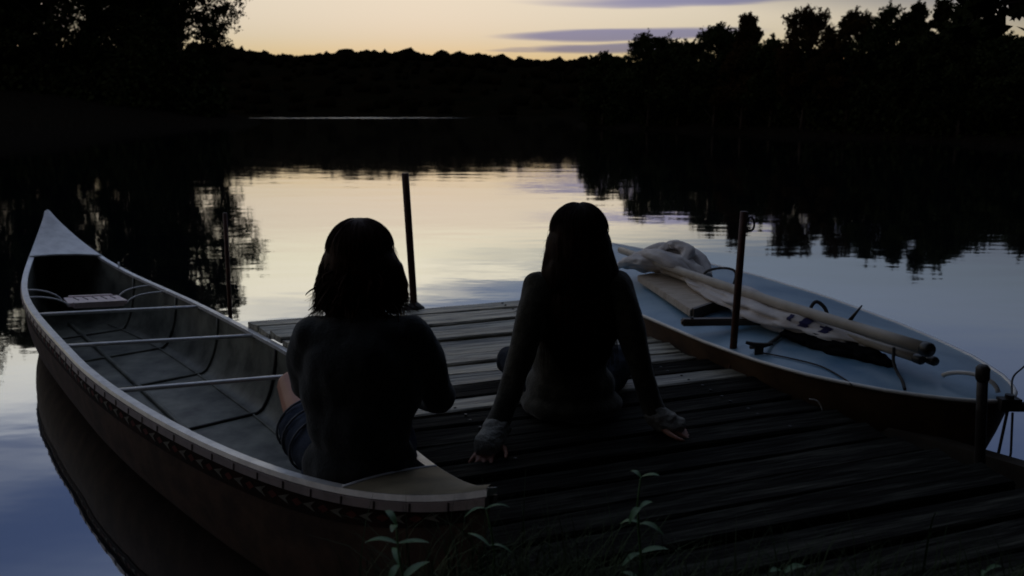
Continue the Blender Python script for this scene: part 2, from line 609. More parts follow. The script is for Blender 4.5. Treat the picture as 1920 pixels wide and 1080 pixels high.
LSHORE = [(-75, 152), (-55, 146), (-42, 134), (-39.5, 126), (-41.5, 116), (-50, 104), (-60, 92), (-52, 72), (-46, 60), (-50, 44), (-62, 20), (-70, -10)]
shore_mesh('left_shore', LSHORE, [(-1, -0.4), (0, -0.05), (.6, .4), (3, 1.0), (9, 2.4), (25, 5), (70, 9), (180, 16)], 1, 5.0, 0.3)

# far wooded ridge
RIDGE = [(-900, 60), (-520, 52), (-330, 47.5), (-205, 45.6), (-165, 44.4), (-130, 43.2), (-90, 45.2), (-45, 43.5), (0, 40.8), (60, 38.8), (120, 36.5), (220, 34), (420, 33), (900, 36)]
rx = np.array([a for a, b in RIDGE], float)
rz_ = np.array([b for a, b in RIDGE], float)


def ridge_h(x, y):
    top = np.interp(x, rx, rz_) - 6.5
    k = max(0.0, min(1.0, (y - 405) / 195.0))
    s = k * k * (3 - 2 * k)
    if y > 600:
        s = 1.0 - (y - 600) / 2600.0
    return top * s + (-0.3 if k == 0 else 0.2)


def make_hills():
    xs = np.linspace(-900, 900, 91)
    ys = [395, 405, 420, 450, 490, 540, 580, 600, 700, 1000, 1600]
    V, F = [], []
    for y in ys:
        for x in xs:
            V.append((x, y, (ridge_h(x, y) + 1.2 * noise.noise(Vector((x * .02, y * .02, 0)))) if y > 396 else -2.0))
    nx = len(xs)
    for j in range(len(ys) - 1):
        for i in range(nx - 1):
            F.append((j * nx + i, j * nx + i + 1, (j + 1) * nx + i + 1, (j + 1) * nx + i))
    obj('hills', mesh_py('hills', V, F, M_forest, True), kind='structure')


make_hills()


def ico(sub):
    bm = bmesh.new()
    bmesh.ops.create_icosphere(bm, subdivisions=sub, radius=1)
    bm.verts.ensure_lookup_table()
    V = np.array([v.co[:] for v in bm.verts])
    F = np.array([[v.index for v in f.verts] for f in bm.faces])
    bm.free()
    return V, F


def make_forest():
    IV, IF = ico(2)
    Vs, Fs = [], []
    o = 0
    g = np.random.default_rng(21)
    for k in range(3600):
        x = g.uniform(-620, 620)
        row = g.random()
        y = 600 - 180 * row ** 2.2 if k < 1500 else g.uniform(590, 612)
        r = g.uniform(1.5, 4.2) * (1 + .55 * noise.noise(Vector((x * .022, y * .01, 4))))
        if g.random() < 0.05:
            r *= 1.6
        sc3 = np.array([r * g.uniform(.9, 1.5), r, r * g.uniform(.8, 1.15)])
        base = ridge_h(x, min(y, 600))
        d = 1 + g.normal(0, .2, (len(IV), 1))
        V = IV * d * sc3 + np.array([x, y, base + sc3[2] * .25 + 1.0])
        Vs.append(V)
        Fs.append(IF + o)
        o += len(IV)
    me = mesh_np('forest', np.concatenate(Vs), np.concatenate(Fs), M_forest)
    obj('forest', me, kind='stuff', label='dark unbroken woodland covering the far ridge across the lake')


make_forest()


# ------------------------------------------------------------------ trees
def leaf_quads(C, size, g, aspect=0.55, jitter=.35):
    """leaf-shaped quads at centres C"""
    n = len(C)
    d = g.normal(size=(n, 3))
    d /= np.linalg.norm(d, axis=1, keepdims=True)
    e = g.normal(size=(n, 3))
    e -= d * (e * d).sum(1, keepdims=True)
    e /= np.linalg.norm(e, axis=1, keepdims=True)
    s = size * (1 + jitter * g.normal(size=(n, 1))).clip(.4, 2)
    a, b = d * s, e * s * aspect
    V = np.stack([C - a, C - a * .1 + b, C + a, C - a * .1 - b], 1).reshape(-1, 3)
    F = np.arange(4 * n).reshape(n, 4)
    return V, F


def tree_meshes(seed, H, crown, base, nl, per, leaf, tr, m_leaf, spread=0.33, gaps=0.0, shape='round'):
    """trunk mesh with limbs, crown mesh of leaf clumps"""
    g = np.random.default_rng(seed)
    parts = []
    top = H * 0.86
    lean = g.uniform(-.04, .04, 2) * H
    spine = [Vector((lean[0] * (i / 6) ** 1.5, lean[1] * (i / 6) ** 1.5, top * i / 6)) for i in range(7)]
    parts.append(tube_geo(spine, [tr * (1.25 if i == 0 else 1 - .87 * i / 6) for i in range(7)], 8))
    cents, rads = [], []
    for k in range(nl):
        f = (k + .5) / nl
        zz = base + (H - base) * (f ** 0.85)
        rel = (zz - base) / (H - base)
        if shape == 'round':
            prof = math.sqrt(max(0.05, 1 - (2 * rel - .85) ** 2 / 1.35))
        elif shape == 'spire':
            prof = (1 - rel) ** .9 * .97 + .03
        else:
            prof = 0.55 + .45 * math.sin(PI * min(1, rel * 1.1))
        ang = k * 2.399 + g.uniform(-.5, .5)
        rr = crown * prof * math.sqrt(g.uniform(.12, 1.0))
        i0 = min(5, int(6 * zz / top * .999)) if zz < top else 5
        ax = spine[i0]
        c = Vector((ax.x + math.cos(ang) * rr, ax.y + math.sin(ang) * rr, zz))
        cents.append(c)
        rads.append(crown * spread * g.uniform(.65, 1.25) * (0.6 + .4 * prof))
        st = spine[max(0, i0 - 1)].lerp(spine[i0], .5)
        if st.z < c.z + crown:
            mid = st.lerp(c, .5) + Vector((0, 0, .06 * H * g.uniform(-.3, .8)))
            parts.append(tube_geo([st, mid, c], [tr * .3, tr * .17, tr * .05], 5, False))
    V, F = join_geo(parts)
    trunk = mesh_py('trunk', V, F, M_bark, True)
    Cs = []
    for c, r in zip(cents, rads):
        n = int(per * g.uniform(.6, 1.3))
        u = g.normal(size=(n, 3))
        u /= np.linalg.norm(u, axis=1, keepdims=True)
        q = u * (g.random((n, 1)) ** (1 / 2.2)) * r * np.array([1.15, 1.15, .8])
        # leaves gather on twigs: pull part of them towards a few twig lines
        tw = g.normal(size=(9, 3))
        tw /= np.linalg.norm(tw, axis=1, keepdims=True)
        pick = g.integers(0, 9, n)
        tt = g.random((n, 1)) * r * 1.35
        on = g.random((n, 1)) < .5
        q = np.where(on, tw[pick] * tt + g.normal(0, r * .1, (n, 3)), q)
        Cs.append(q + np.array(c[:]))
    C = np.concatenate(Cs)
    LV, LF = leaf_quads(C, leaf, g)
    return trunk, mesh_np('crown', LV, LF, m_leaf)


def plant_tree(name, meshes, loc, rz, s, label, group=None, cat='tree'):
    t = thing(name, loc, label, cat, group, rz)
    t.scale = (s, s, s)
    obj('trunk', meshes[0], t)
    obj('crown', meshes[1], t)
    return t


def ztop(y_px, d):
    """height that shows at photo row y_px from distance d"""
    return CAM_Z + d * math.tan(math.atan((540 - y_px) / 1500) - PITCH)


# right shore: low ragged trees, nearer towards the right
RT = [  # photo column, row of top, distance, crown radius, shape, label
    (1128, 104, 85, 1.7, 'round', 'small rounded tree standing alone where the far ridge meets the right shore'),
    (1212, 72, 76, 2.4, 'round', 'bushy spreading tree, first of the taller right shore trees beside the low cloud bars'),
    (1268, 84, 73, 2.0, 'round', 'low bushy tree just right of the spreading tree beside the cloud bars'),
    (1335, 58, 66, 2.0, 'round', 'broad rounded tree at the left shoulder of the pointed spire tree'),
    (1386, 36, 62, 2.3, 'spire', 'pointed spire topped tree rising from the middle of the right shore'),
    (1440, 82, 60, 1.6, 'round', 'low scrubby tree in the dip right of the spire topped tree'),
    (1498, 27, 56, 1.7, 'ragged', 'ragged twin topped tree with sky showing through, right of the dip in the tree line'),
    (1580, 30, 52, 1.6, 'ragged', 'russet loose crowned tree between the twin topped tree and the tall clump'),
    (1658, 22, 49, 1.7, 'ragged', 'full dark tree at the left side of the tallest right shore clump'),
    (1696, 12, 47, 1.5, 'spire', 'narrow tall tree in the tallest clump of the right shore'),
    (1748, 10, 45, 1.3, 'ragged', 'tall thin tree right of the narrow one, its top touching the upper frame edge'),
    (1792, 38, 43, 1.4, 'round', 'dense rounded tree left of the overhanging oak branch'),
    (1868, 84, 41, 1.6, 'round', 'low dark tree seen below the overhanging oak branch'),
    (1945, 74, 39, 1.7, 'ragged', 'dark tree cut by the right edge of the photo'),
]
for i, (cx, ty, d, cr, shp, lab) in enumerate(RT):
    H = ztop(ty, d) - 0.3
    X = (cx - 960) / 1500 * d * 1.0 * (math.cos(PITCH) + math.sin(PITCH) * 0.05)
    lf = 0.085 if d < 60 else 0.105
    ms = tree_meshes(100 + i, H * 1.0, cr * (1.1 if shp == 'spire' else 1.34), H * .22, 34, 800, lf, .11, M_leaf_autumn if i in (4, 6, 7) else M_leaf, .30, shape=shp)
    t = plant_tree('shore_tree', ms, (X, d, 0.3), 0, 1.0, lab, 'trees along the right shore')


# undergrowth masses along the shores (nobody could count the bushes)
def undergrowth(name, spots, leaf, per, label, seed):
    g = np.random.default_rng(seed)
    Cs = []
    for x, y, z, r, h in spots:
        u = g.normal(size=(per, 3))
        u /= np.linalg.norm(u, axis=1, keepdims=True)
        q = u * g.random((per, 1)) ** (1 / 3) * np.array([r, r, h * .55])
        Cs.append(q + np.array([x, y, z + h * .45]))
    LV, LF = leaf_quads(np.concatenate(Cs), leaf, g, .7)
    obj(name, mesh_np(name, LV, LF, M_leaf), kind='stuff', label=label)


g = np.random.default_rng(5)
spots = []
for k in range(260):
    f = g.random()
    cx = 1110 + f * 950
    d = np.interp(cx, [1110, 1240, 1385, 1500, 1585, 1670, 1750, 1860, 2060], [88, 76, 64, 57, 52, 48, 45, 42, 33]) + g.uniform(-.5, 5)
    top = ztop(np.interp(cx, [1110, 1190, 1300, 1450, 1600, 1750, 2060], [120, 102, 78, 76, 62, 54, 88]) + g.uniform(-3, 18), d)
    h = top * g.uniform(.72, 1.0)
    spots.append(((cx - 960) / 1500 * d, d, 0.1, g.uniform(1.2, 2.2), h))
undergrowth('undergrowth', spots, .14, 650, 'black mass of bushes between the trees of the right shore', 31)

# left shore: tall trees
LT = [  # x, y, height, crown radius, base, label
    (-48.5, 121, 30, 7.6, 4, 'tall tree at the tip of the left point, ragged edge against the yellow sky'),
    (-56, 124, 33, 8.0, 5, 'tall dark tree second from the tip of the left point'),
    (-65, 118, 31, 8.0, 9, 'tall dark tree over the middle of the canoe bow, small sky gaps in its crown'),
    (-74, 122, 34, 8.5, 8, 'tall dark tree towards the upper left corner, sky gaps low in its crown'),
    (-84, 117, 32, 8.0, 10, 'tall dark tree at the left edge of the photo behind the pale sky gaps'),
    (-60, 134, 29, 7.0, 4, 'shorter tree behind the two trees at the tip of the left point'),
    (-80, 135, 30, 7.5, 6, 'dark tree filling the gaps behind the left edge trees'),
    (-47, 64, 20.5, 5.2, 7, 'nearer broad tree on the left bank, mirrored in the water outside the canoe bow'),
]
for i, (x, y, H, cr, b, lab) in enumerate(LT):
    ms = tree_meshes(300 + i, H, cr, b, 56, 900, .22 if y > 100 else .13, .38, M_leaf, .31, shape='round')
    plant_tree('tall_tree', ms, (x, y, .6), 0, 1.0, lab, 'tall trees on the left shore')
spots = []
for k in range(120):
    f = g.random()
    x = -43 - f * 62
    y = 117.5 + g.uniform(-3, 14)
    if f < .12:
        y = 118 + g.uniform(0, 8)
    spots.append((x, y, .2, g.uniform(2.2, 4), g.uniform(6.5, 12.5) if f > .1 else g.uniform(6, 12)))
undergrowth('undergrowth', spots, .34, 650, 'black mass of bushes and saplings under the tall left shore trees', 33)

# unseen bank trees, added to shade the figures and the near dock
ms_a = tree_meshes(500, 13, 4.8, 3.6, 44, 420, .16, .22, M_leaf, .3, shape='round')
ms_b = tree_meshes(501, 15, 5.4, 3.4, 48, 440, .17, .25, M_leaf, .3, shape='round')
for (x, y, ms, rz, lab) in [
    (-3.6, -3.2, ms_a, 0.3, 'unseen shade tree on the bank to the left behind the photographer'),
    (2.6, -1.6, ms_b, 1.9, 'unseen shade tree on the bank leaning over the landward end of the dock behind the photographer'),
    (8.2, -0.8, ms_a, 2.8, 'unseen shade tree on the bank right of the dock behind the overhanging oak'),
    (-12, -10, ms_b, 4.0, 'unseen shade tree on the bank far left behind the photographer'),
    (11.5, 6.5, ms_b, 5.0, 'unseen shade tree on the bank beyond the right edge of the view past the sailboat'),
    (-1.5, -9, ms_a, 5.3, 'unseen shade tree on the bank straight behind the photographer'),
]:
    plant_tree('shade_tree', ms, (x, y, .4 + max(0, -y) * .06), rz, 1.0, lab, 'unseen shade trees on the near bank')


bushes = []  # unseen bushes, added so the backs of the figures stay dark
g = np.random.default_rng(41)
for k in range(150):
    bx_ = g.uniform(-26, 30)
    by_ = -3.6 - abs(bx_) * .12 - g.uniform(0, 6) if bx_ < 6 else g.uniform(-6, 1.5) + max(0, bx_ - 8) * .45
    bushes.append((bx_, by_, .5, g.uniform(1.0, 1.9), g.uniform(2.2, 6.5)))
undergrowth('undergrowth', bushes, .13, 420, 'dense unseen bushes added to darken the backs of the figures, on the near bank behind the photographer', 43)
ms_c = tree_meshes(503, 7.5, 3.1, 2.75, 40, 520, .12, .16, M_leaf, .3, shape='round')  # unseen low crown, added to darken the near dock
plant_tree('shade_tree', ms_c, (.9, -.75, .6), 0.8, 1.0, 'small unseen tree added to shade the landward end of the dock', 'unseen shade trees on the near bank')


# the near oak whose branch hangs into the top right corner
def make_oak():
    t = thing('oak_tree', (5.3, 4.9, .3), 'near oak whose leafy branch hangs into the upper right corner', 'tree')
    sp = [(0, 0, 0), (-.05, 0, 1), (.05, .1, 2.2), (0, 0, 3.6), (.2, .1, 5.5)]
    parts = [tube_geo(sp, [.24, .18, .15, .11, .03], 9)]
    br = [(0, 0, 2.0), (-.7, .2, 2.25), (-1.4, .3, 2.2), (-1.95, .35, 2.02), (-2.3, .3, 1.85)]
    parts.append(tube_geo(smoothline(br, 5), list(np.linspace(.06, .012, 21)), 6))
    gg = np.random.default_rng(77)
    C = []
    pts = smoothline(br, 5)
    for p in pts[6:]:
        for k in range(9):
            a = gg.uniform(0, 6.28)
            e = Vector((math.cos(a) * gg.uniform(.1, .42), math.sin(a) * gg.uniform(.1, .4), gg.uniform(-.22, .36)))
            q = p + e
            parts.append(tube_geo([p, p.lerp(q, .5) + Vector((0, 0, .03)), q], [.008, .006, .003], 4, False))
            for m in range(9):
                C.append(tuple(p.lerp(q, gg.uniform(.35, 1.1)) + Vector(gg.normal(0, .035, 3))))
    for k in range(900):
        a = gg.uniform(0, 6.28)
        r = 1.5 * math.sqrt(gg.random())
        C.append((math.cos(a) * r, math.sin(a) * r, gg.uniform(2.9, 6)))
    V, F = join_geo(parts)
    obj('trunk', mesh_py('trunk', V, F, M_bark, True), t)
    V, F = leaf_quads(np.array(C), .062, gg, .6)
    obj('crown', mesh_np('crown', V, F, M_leaf), t)


make_oak()

# ------------------------------------------------------------------ the canoe
CS = Vector((-0.0501, 1.8107, 0))
CB = Vector((-3.5296, 6.0591, 0))
CL = (CB - CS).length
CAX = (CB - CS).normalized()
CNR = Vector((CAX.y, -CAX.x, 0))
ROLL = 0.093
Z0 = 0.3744


def cu(s):
    return (0.4431 - s) / 0.4431 if s < 0.4431 else (s - 0.4431) / (1 - 0.4431)


def chw(s):
    return max(0.004, 0.4521 * (1 - cu(s) ** (1.8499 if s < .4431 else 3.5663)))


def csheer(s):
    return Z0 + ((0.585 if s < .4431 else 0.7605) - Z0) * cu(s) ** (5.5 if s < .4431 else 6.8)


def cpt(s, n, z):
    c, sn = math.cos(ROLL), math.sin(ROLL)
    n2 = n * c + (z - csheer(s)) * sn
    z2 = csheer(s) + (z - csheer(s)) * c - n * sn
    p = CS + CAX * (CL * s) + CNR * n2
    return Vector((p.x, p.y, z2))


def csec(s, th, inset=0.0):
    """hull surface: th 0 = left gunwale, pi = right gunwale"""
    w, zg = chw(s), csheer(s)
    u = cu(s)
    zk = -0.07 + 0.28 * u ** 9
    cth, sth = math.cos(th), math.sin(th)
    n = -(w - inset) * math.copysign(abs(cth) ** .55, cth) if w > inset + .005 else 0
    dep = abs(sth) ** .8
    z = zg - (zg - zk - inset) * dep
    s2 = 0.4431 + (s - 0.4431) * (1 - .05 * dep ** 2 * u ** 5)
    # height stays with the station, position slides in along the stem
    c, sn = math.cos(ROLL), math.sin(ROLL)
    n2 = n * c + (z - zg) * sn
    z2 = zg + (z - zg) * c - n * sn
    if inset:
        z2 = max(z2, .002 + inset)
    p = CS + CAX * (CL * s2) + CNR * n2
    return Vector((p.x, p.y, z2))


canoe = thing('canoe', CS, 'long red brown canoe with pale gunwales lying along the left side of the dock', 'canoe')
STA = np.concatenate([np.linspace(0, .06, 5)[:-1], np.linspace(.06, .94, 45)[:-1], np.linspace(.94, 1, 5)])


def hull_skin(name, inset, m, s0=0, s1=1, nth=26):
    st = [s for s in STA if s0 <= s <= s1]
    V, F = [], []
    for s in st:
        for k in range(nth + 1):
            V.append(csec(s, PI * k / nth, inset))
    V = local(canoe, V)
    for i in range(len(st) - 1):
        for k in range(nth):
            a = i * (nth + 1) + k
            F.append((a, a + nth + 1, a + nth + 2, a + 1))
    return obj(name, mesh_py(name, V, F, m, True), canoe)


hull_skin('hull', 0.0, M_hull)
hull_skin('hull_lining', 0.012, M_lining, 0.012, 0.985)


def rail(name, side, n0, n1, z0, z1, m, s0=0.0, s1=1.0, mn=0.0):
    """strip along a gunwale: rectangle n0..n1 (outward) by z0..z1 above the sheer"""
    st = np.linspace(s0, s1, 90)
    V, F = [], []
    for s in st:
        w, zg = chw(s), csheer(s)
        for (a, b) in ((n0, z0), (n1, z0), (n1, z1), (n0, z1)):
            nn = max(0.0 if a < 0 else a, w + a)
            V.append(cpt(s, side * nn, zg + b))
    V = local(canoe, V)
    for i in range(len(st) - 1):
        for k in range(4):
            a, b = i * 4 + k, i * 4 + (k + 1) % 4
            F.append((a, b, b + 4, a + 4))
    F += [(3, 2, 1, 0), tuple(len(V) - 4 + k for k in range(4))]
    bm = bmesh.new()
    vs = [bm.verts.new(v) for v in V]
    for f in F:
        bm.faces.new([vs[i] for i in f])
    return obj(name, bm_mesh(name, bm, m), canoe)


for sd in (-1, 1):
    rail('gunwale', sd, -0.020, 0.012, -0.002, 0.016, M_alu)
    rail('outwale', sd, 0.002, 0.016, -0.030, -0.0045, M_pink)
rv = None
for k in range(44):
    s = .02 + .96 * k / 43
    c, d = cpt(s, -(chw(s) + .0165), csheer(s) - .006), cpt(s, -(chw(s) + .0165), csheer(s) - .028)
    V, F = tube_geo(local(canoe, [c, d]), .0032, 6)
    obj('rivet', mesh_py('rivet', V, F, M_rivet), canoe)


def strip(name, th0, th1, off, s0, s1, m, n=60):
    """a thin band lying proud on the outside of the left hull side"""
    V, F = [], []
    for s in np.linspace(s0, s1, n):
        for th in (th0, (th0 + th1) / 2, th1):
            p = csec(s, th)
            V.append(p - CNR * off - Vector((0, 0, off * .2)))
    V = local(canoe, V)
    for i in range(n - 1):
        for k in range(2):
            a = i * 3 + k
            F.append((a, a + 3, a + 4, a + 1))
    return obj(name, mesh_py(name, V, F, m, True), canoe)


def th_at(drop, s):
    """section angle a given height below the sheer"""
    dep = drop / (csheer(s) + .07)
    return math.asin(min(1, dep ** 1.25))


def band_pt(s, drop, off):
    return csec(s, th_at(drop, s)) - CNR * off - Vector((0, 0, off * .2))


def band(name, d0, d1, off, s0, s1, m, n=90):
    V, F = [], []
    for s in np.linspace(s0, s1, n):
        for d in (d0, (d0 + d1) / 2, d1):
            V.append(band_pt(s, d, off))
    V = local(canoe, V)
    for i in range(n - 1):
        for k in range(2):
            a = i * 3 + k
            F.append((a, a + 3, a + 4, a + 1))
    return obj(name, mesh_py(name, V, F, m, True), canoe)


band('decorative_band', .030, .098, .0025, .012, .975, M_band)
for k in range(46):
    s = .03 + .93 * k / 45
    ds = .0042
    # pale dart with a notched tail, then a red lozenge
    dart = [(s - ds * 1.0, .046), (s + ds * 1.3, .064), (s - ds * 1.0, .082), (s - ds * .2, .064)]
    P = local(canoe, [band_pt(a, b, .0045) for a, b in dart])
    obj('dart_motif', mesh_py('dart_motif', P, [(0, 3, 1), (3, 2, 1)], M_motif), canoe)
    s2 = s + .0103
    loz = [(s2 - ds, .064), (s2, .05), (s2 + ds, .064), (s2, .078)]
    P = local(canoe, [band_pt(a, b, .0045) for a, b in loz])
    obj('lozenge_motif', mesh_py('lozenge_motif', P, [(0, 1, 2, 3)], M_red), canoe)

# thwarts
for sl, sr in ((.642, .636), (.500, .482), (.350, .332)):
    a = cpt(sl, -(chw(sl) - .012), csheer(sl) + .002)
    b = cpt(sr, chw(sr) - .012, csheer(sr) + .002)
    tube('thwart', [a, a.lerp(b, .33), a.lerp(b, .67), b], .0125, M_alu, canoe, 10, True, .8)


# end decks
def deck(name, s0, s1, m, lift, crown, n=12, bar_m=None):
    V, F = [], []
    for s in np.linspace(s0, s1, n):
        w = max(.003, chw(s) + .010)
        for k in range(9):
            q = -1 + 2 * k / 8
            V.append(cpt(s, q * w, csheer(s) + lift + crown * (1 - q * q)))
    V = local(canoe, V)
    for i in range(n - 1):
        for k in range(8):
            a = i * 9 + k
            F.append((a, a + 9, a + 10, a + 1))
    o = obj(name, mesh_py(name, V, F, m, True), canoe)
    return o


deck('bow_deck', .905, .999, M_alu_dull, .017, .012)
deck('stern_deck', .001, .088, M_cream, .017, .010)
w = chw(.905)
pts = [cpt(.9045, q * (w + .008), csheer(.9045) + .016 + .012 * (1 - q * q)) for q in np.linspace(-1, 1, 9)]
tube('deck_lip', pts, .009, M_alu, canoe, 8)
w = chw(.088)
pts = [cpt(.0885, q * (w + .006), csheer(.0885) + .015 + .010 * (1 - q * q)) for q in np.linspace(-1, 1, 9)]
tube('deck_lip', pts, .007, M_alu_dull, canoe, 8)
# small eye on the right rail
p = cpt(.862, chw(.862), csheer(.862) + .015)
tube('rail_eye', [p, p + Vector((0, 0, .035))], .006, M_alu, canoe, 8)

# ribs, keel strip and floor joints inside
for s in (.27, .425, .575, .70, .82):
    pts = [csec(s, PI * k / 22, .017) for k in range(23)]
    tube('rib', pts, .009, M_iron if s < .5 else M_lining, canoe, 6)
pts = [csec(s, PI * .5, .020) for s in np.linspace(.08, .9, 40)]
tube('keel_strip', pts, .014, M_lining, canoe, 6)
for q in (.30, .70):
    pts = [csec(s, PI * q, .016) for s in np.linspace(.12, .86, 40)]
    tube('stringer', pts, .006, M_lining, canoe, 6)
# a drain plug on the floor
p = csec(.285, PI * .56, .016)
tube('drain_plug', [p, p + Vector((0, 0, .012))], .018, M_iron, canoe, 12)

# bow seat with its slots and four hanging straps
zs = .315
sa, sb = .735, .782
q = .175


def seat_pt(s, n, dz=0):
    return cpt(s, n, zs + dz)


bm = bmesh.new()
ring = []
for (s, n) in ((sa, -q), (sa, q), (sb, q * .9), (sb, -q * .9)):
    ring.append(s and (s, n))
top = [bm.verts.new(local(canoe, [seat_pt(s, n, .012)])[0]) for s, n in ring]
bot = [bm.verts.new(local(canoe, [seat_pt(s, n, -.012)])[0]) for s, n in ring]
bm.faces.new(top)
bm.faces.new(bot[::-1])
for k in range(4):
    bm.faces.new((top[k], bot[k], bot[(k + 1) % 4], top[(k + 1) % 4]))
vert_edges = [e for e in bm.edges if abs(e.verts[0].co.z - e.verts[1].co.z) > .015]
bmesh.ops.bevel(bm, geom=vert_edges, offset=.03, segments=4, affect='EDGES')
seat = obj('bow_seat', bm_mesh('bow_seat', bm, M_seat), canoe)
for k in range(5):
    n = -q * .62 + q * 1.24 * k / 4
    a, b = seat_pt(sb - .010, n, .0135), seat_pt(sb - .026, n + .012, .0135)
    V, F = tube_geo(local(canoe, [a, b]), .005, 6, True, .5)
    put(bpy.data.objects.new('seat_slot', mesh_py('seat_slot', V, F, M_rivet)), seat)
for sd in (-1, 1):
    for s in (sa + .004, sb - .004):
        e = cpt(s, sd * (chw(s) - .016), csheer(s) - .004)
        i = seat_pt(s, sd * q * .96, -.006)
        pts = bez(e, e + CNR * (-sd * .06), i + Vector((0, 0, .06)) + CNR * sd * .03, i)
        tube('seat_strap', pts, .006, M_alu, canoe, 6)

# ------------------------------------------------------------------ the dock
DZ = 0.38
E1 = Vector((.947, .322, 0)).normalized()
E2 = Vector((.322, -.947, 0)).normalized()
O = Vector((-1.5, 4.26, DZ))
dock = thing('dock', (0, 3.2, DZ), 'weathered grey plank dock between the canoe and the sailboat', 'dock')
GUN = [(cpt(s, chw(s) + .03, csheer(s))) for s in np.linspace(0, 1, 300)]
GA = np.array([[(p - O).dot(E1), (p - O).dot(E2)] for p in GUN])
RA = [Vector((.985, 3.40, 0)), Vector((1.50, 2.44, 0))]
pit = 0.1425
NPL = 24
for j in range(NPL):
    w0, w1 = j * pit, (j + 1) * pit
    sel = GA[(GA[:, 1] > w0 - .02) & (GA[:, 1] < w1 + .02)]
    slope = 0.0
    wm = (w0 + w1) / 2
    if len(sel) > 3:
        slope, icpt = np.polyfit(sel[:, 1], sel[:, 0], 1)
        slope = float(np.clip(slope, -1.5, 1.5))
        left = float(slope * wm + icpt) - .012
    else:
        left = left + .02
    wm = (w0 + w1) / 2
    # right end: meets the line of the right-hand posts
    a0, a1 = RA[0] - Vector((O.x, O.y, 0)), RA[1] - Vector((O.x, O.y, 0))
    p0, p1 = (a0.dot(E1), a0.dot(E2)), (a1.dot(E1), a1.dot(E2))
    right = p0[0] + (p1[0] - p0[0]) * (wm - p0[1]) / (p1[1] - p0[1]) + random.uniform(-.03, .015)
    ln = right - left
    c = O + E1 * ((left + right) / 2) + E2 * wm
    wd = pit - random.uniform(.010, .022)
    th = .034
    # worn plank: long box with wandering, splintered edges
    nx_, V, F = 22, [], []
    tw, bow, cup = random.uniform(-.016, .016), random.uniform(-.007, .007), random.uniform(.001, .005)
    lift = random.uniform(-.008, .006)
    for i in range(nx_ + 1):
        x = -ln / 2 + ln * i / nx_
        f = 2 * i / nx_ - 1
        ea = .005 * noise.noise(Vector((x * 6, j * 3.1, 0))) + .003 * noise.noise(Vector((x * 25, j, 5)))
        eb = .005 * noise.noise(Vector((x * 6, j * 3.1, 9))) + .003 * noise.noise(Vector((x * 25, j, 8)))
        zt = lift + bow * (1 - f * f)
        y0, y1 = -wd / 2 + ea, wd / 2 + eb
        x_ = x
        for (yy, zz) in ((y0, -th), (y0, -.005), (y0 + .007, cup), (0, -.001), (y1 - .007, cup), (y1, -.005), (y1, -th)):
            x = x_ - slope * yy * max(0, 1 - i / 4)
            V.append((x, yy, zz + zt + tw * yy / wd * f if zz > -th + .001 else zz + zt))
    n = 7
    for i in range(nx_):
        for k in range(n):
            a, b = i * n + k, i * n + (k + 1) % n
            F.append((a, b, b + n, a + n))
    F += [tuple(range(n)), tuple(range(nx_ * n + n - 1, nx_ * n - 1, -1))]
    bm = bmesh.new()
    vs = [bm.verts.new(v) for v in V]
    for f in F:
        bm.faces.new([vs[q_] for q_ in f])
    o = obj('plank', bm_mesh('plank', bm, M_wood if j < 10 or j == 11 else M_wood_shade), dock)  # landward planks take the dark copy that paints in shade
    o.location = c - Vector((0, 3.2, DZ))
    o.rotation_euler = (0, 0, math.atan2(E1.y, E1.x))
    # nail heads in pairs
    if j < 16:
        for fx in (-.32, .33):
            for fy in (-.03, .03):
                V2, F2 = tube_geo([(fx * ln, fy, lift - .001), (fx * ln, fy, lift + .0045)], .006, 7)
                put(bpy.data.objects.new('nail', mesh_py('nail', V2, F2, M_iron)), o)
for fx in (.12, .5, .9):
    a = O + E1 * (.1 + 1.5 * fx) + E2 * .02 - Vector((0, 0, .105))
    b = a + E2 * 2.95 + E1 * (.62 * fx + .62)
    V, F = box_geo((a + b) / 2, b - a, Vector((b - a)).cross(Vector((0, 0, 1))), (0, 0, 1), (b - a).length / 2, .03, .06)
    obj('beam', mesh_py('beam', local(dock, V), F, M_beam), dock)


def post(base, top, r, m, ring=False, cap=None, bracket=None, foot=-.9):
    base, top = Vector(base), Vector(top)
    d = (top - base).normalized()
    low = base + d * ((foot - base.z) / d.z)
    o = tube('post', [low, base, base.lerp(top, .5), top], r, m, dock, 12)

    def sub(name, V, F, mm):
        put(bpy.data.objects.new(name, mesh_py(name, local(dock, V), F, mm, True)), o)

    if ring:
        c = top + Vector((.030, 0, -.055))
        pts = [c + Vector((math.cos(a) * .018, .006 * math.sin(2 * a), math.sin(a) * .030)) for a in np.linspace(0, 2 * PI, 17)]
        V, F = tube_geo(pts, .005, 6)
        sub('ring', V, F, M_iron)
    if cap:
        V, F = tube_geo([top - d * .04, top - d * .03, top + d * .004, top + d * .014], [r * 1.02, cap, cap, cap * .7], 14)
        sub('cap', V, F, m)
    if bracket:
        V, F = tube_geo([base - d * .03, base + d * .012, base + d * .03, base + d * .05], [bracket, bracket, bracket * .7, r * 1.05], 14)
        sub('bracket', V, F, M_iron)
    return o


post((-.578, 4.60, .36), (-.606, 4.57, 1.168), .021, M_rust, bracket=.062)
post((.985, 3.43, .33), (1.003, 3.45, 1.085), .0165, M_rust, ring=True, bracket=.03)
post((1.553, 2.47, .36), (1.522, 2.47, .690), .0165, M_iron, cap=.0215)

tube('mooring_stake', [(-1.735, 4.75, -.8), (-1.725, 4.75, .3), (-1.71, 4.75, .92)], .0125, M_rust, None, 10,
     label='thin rusty stake standing in the water behind the right rail of the canoe', cat='stake')
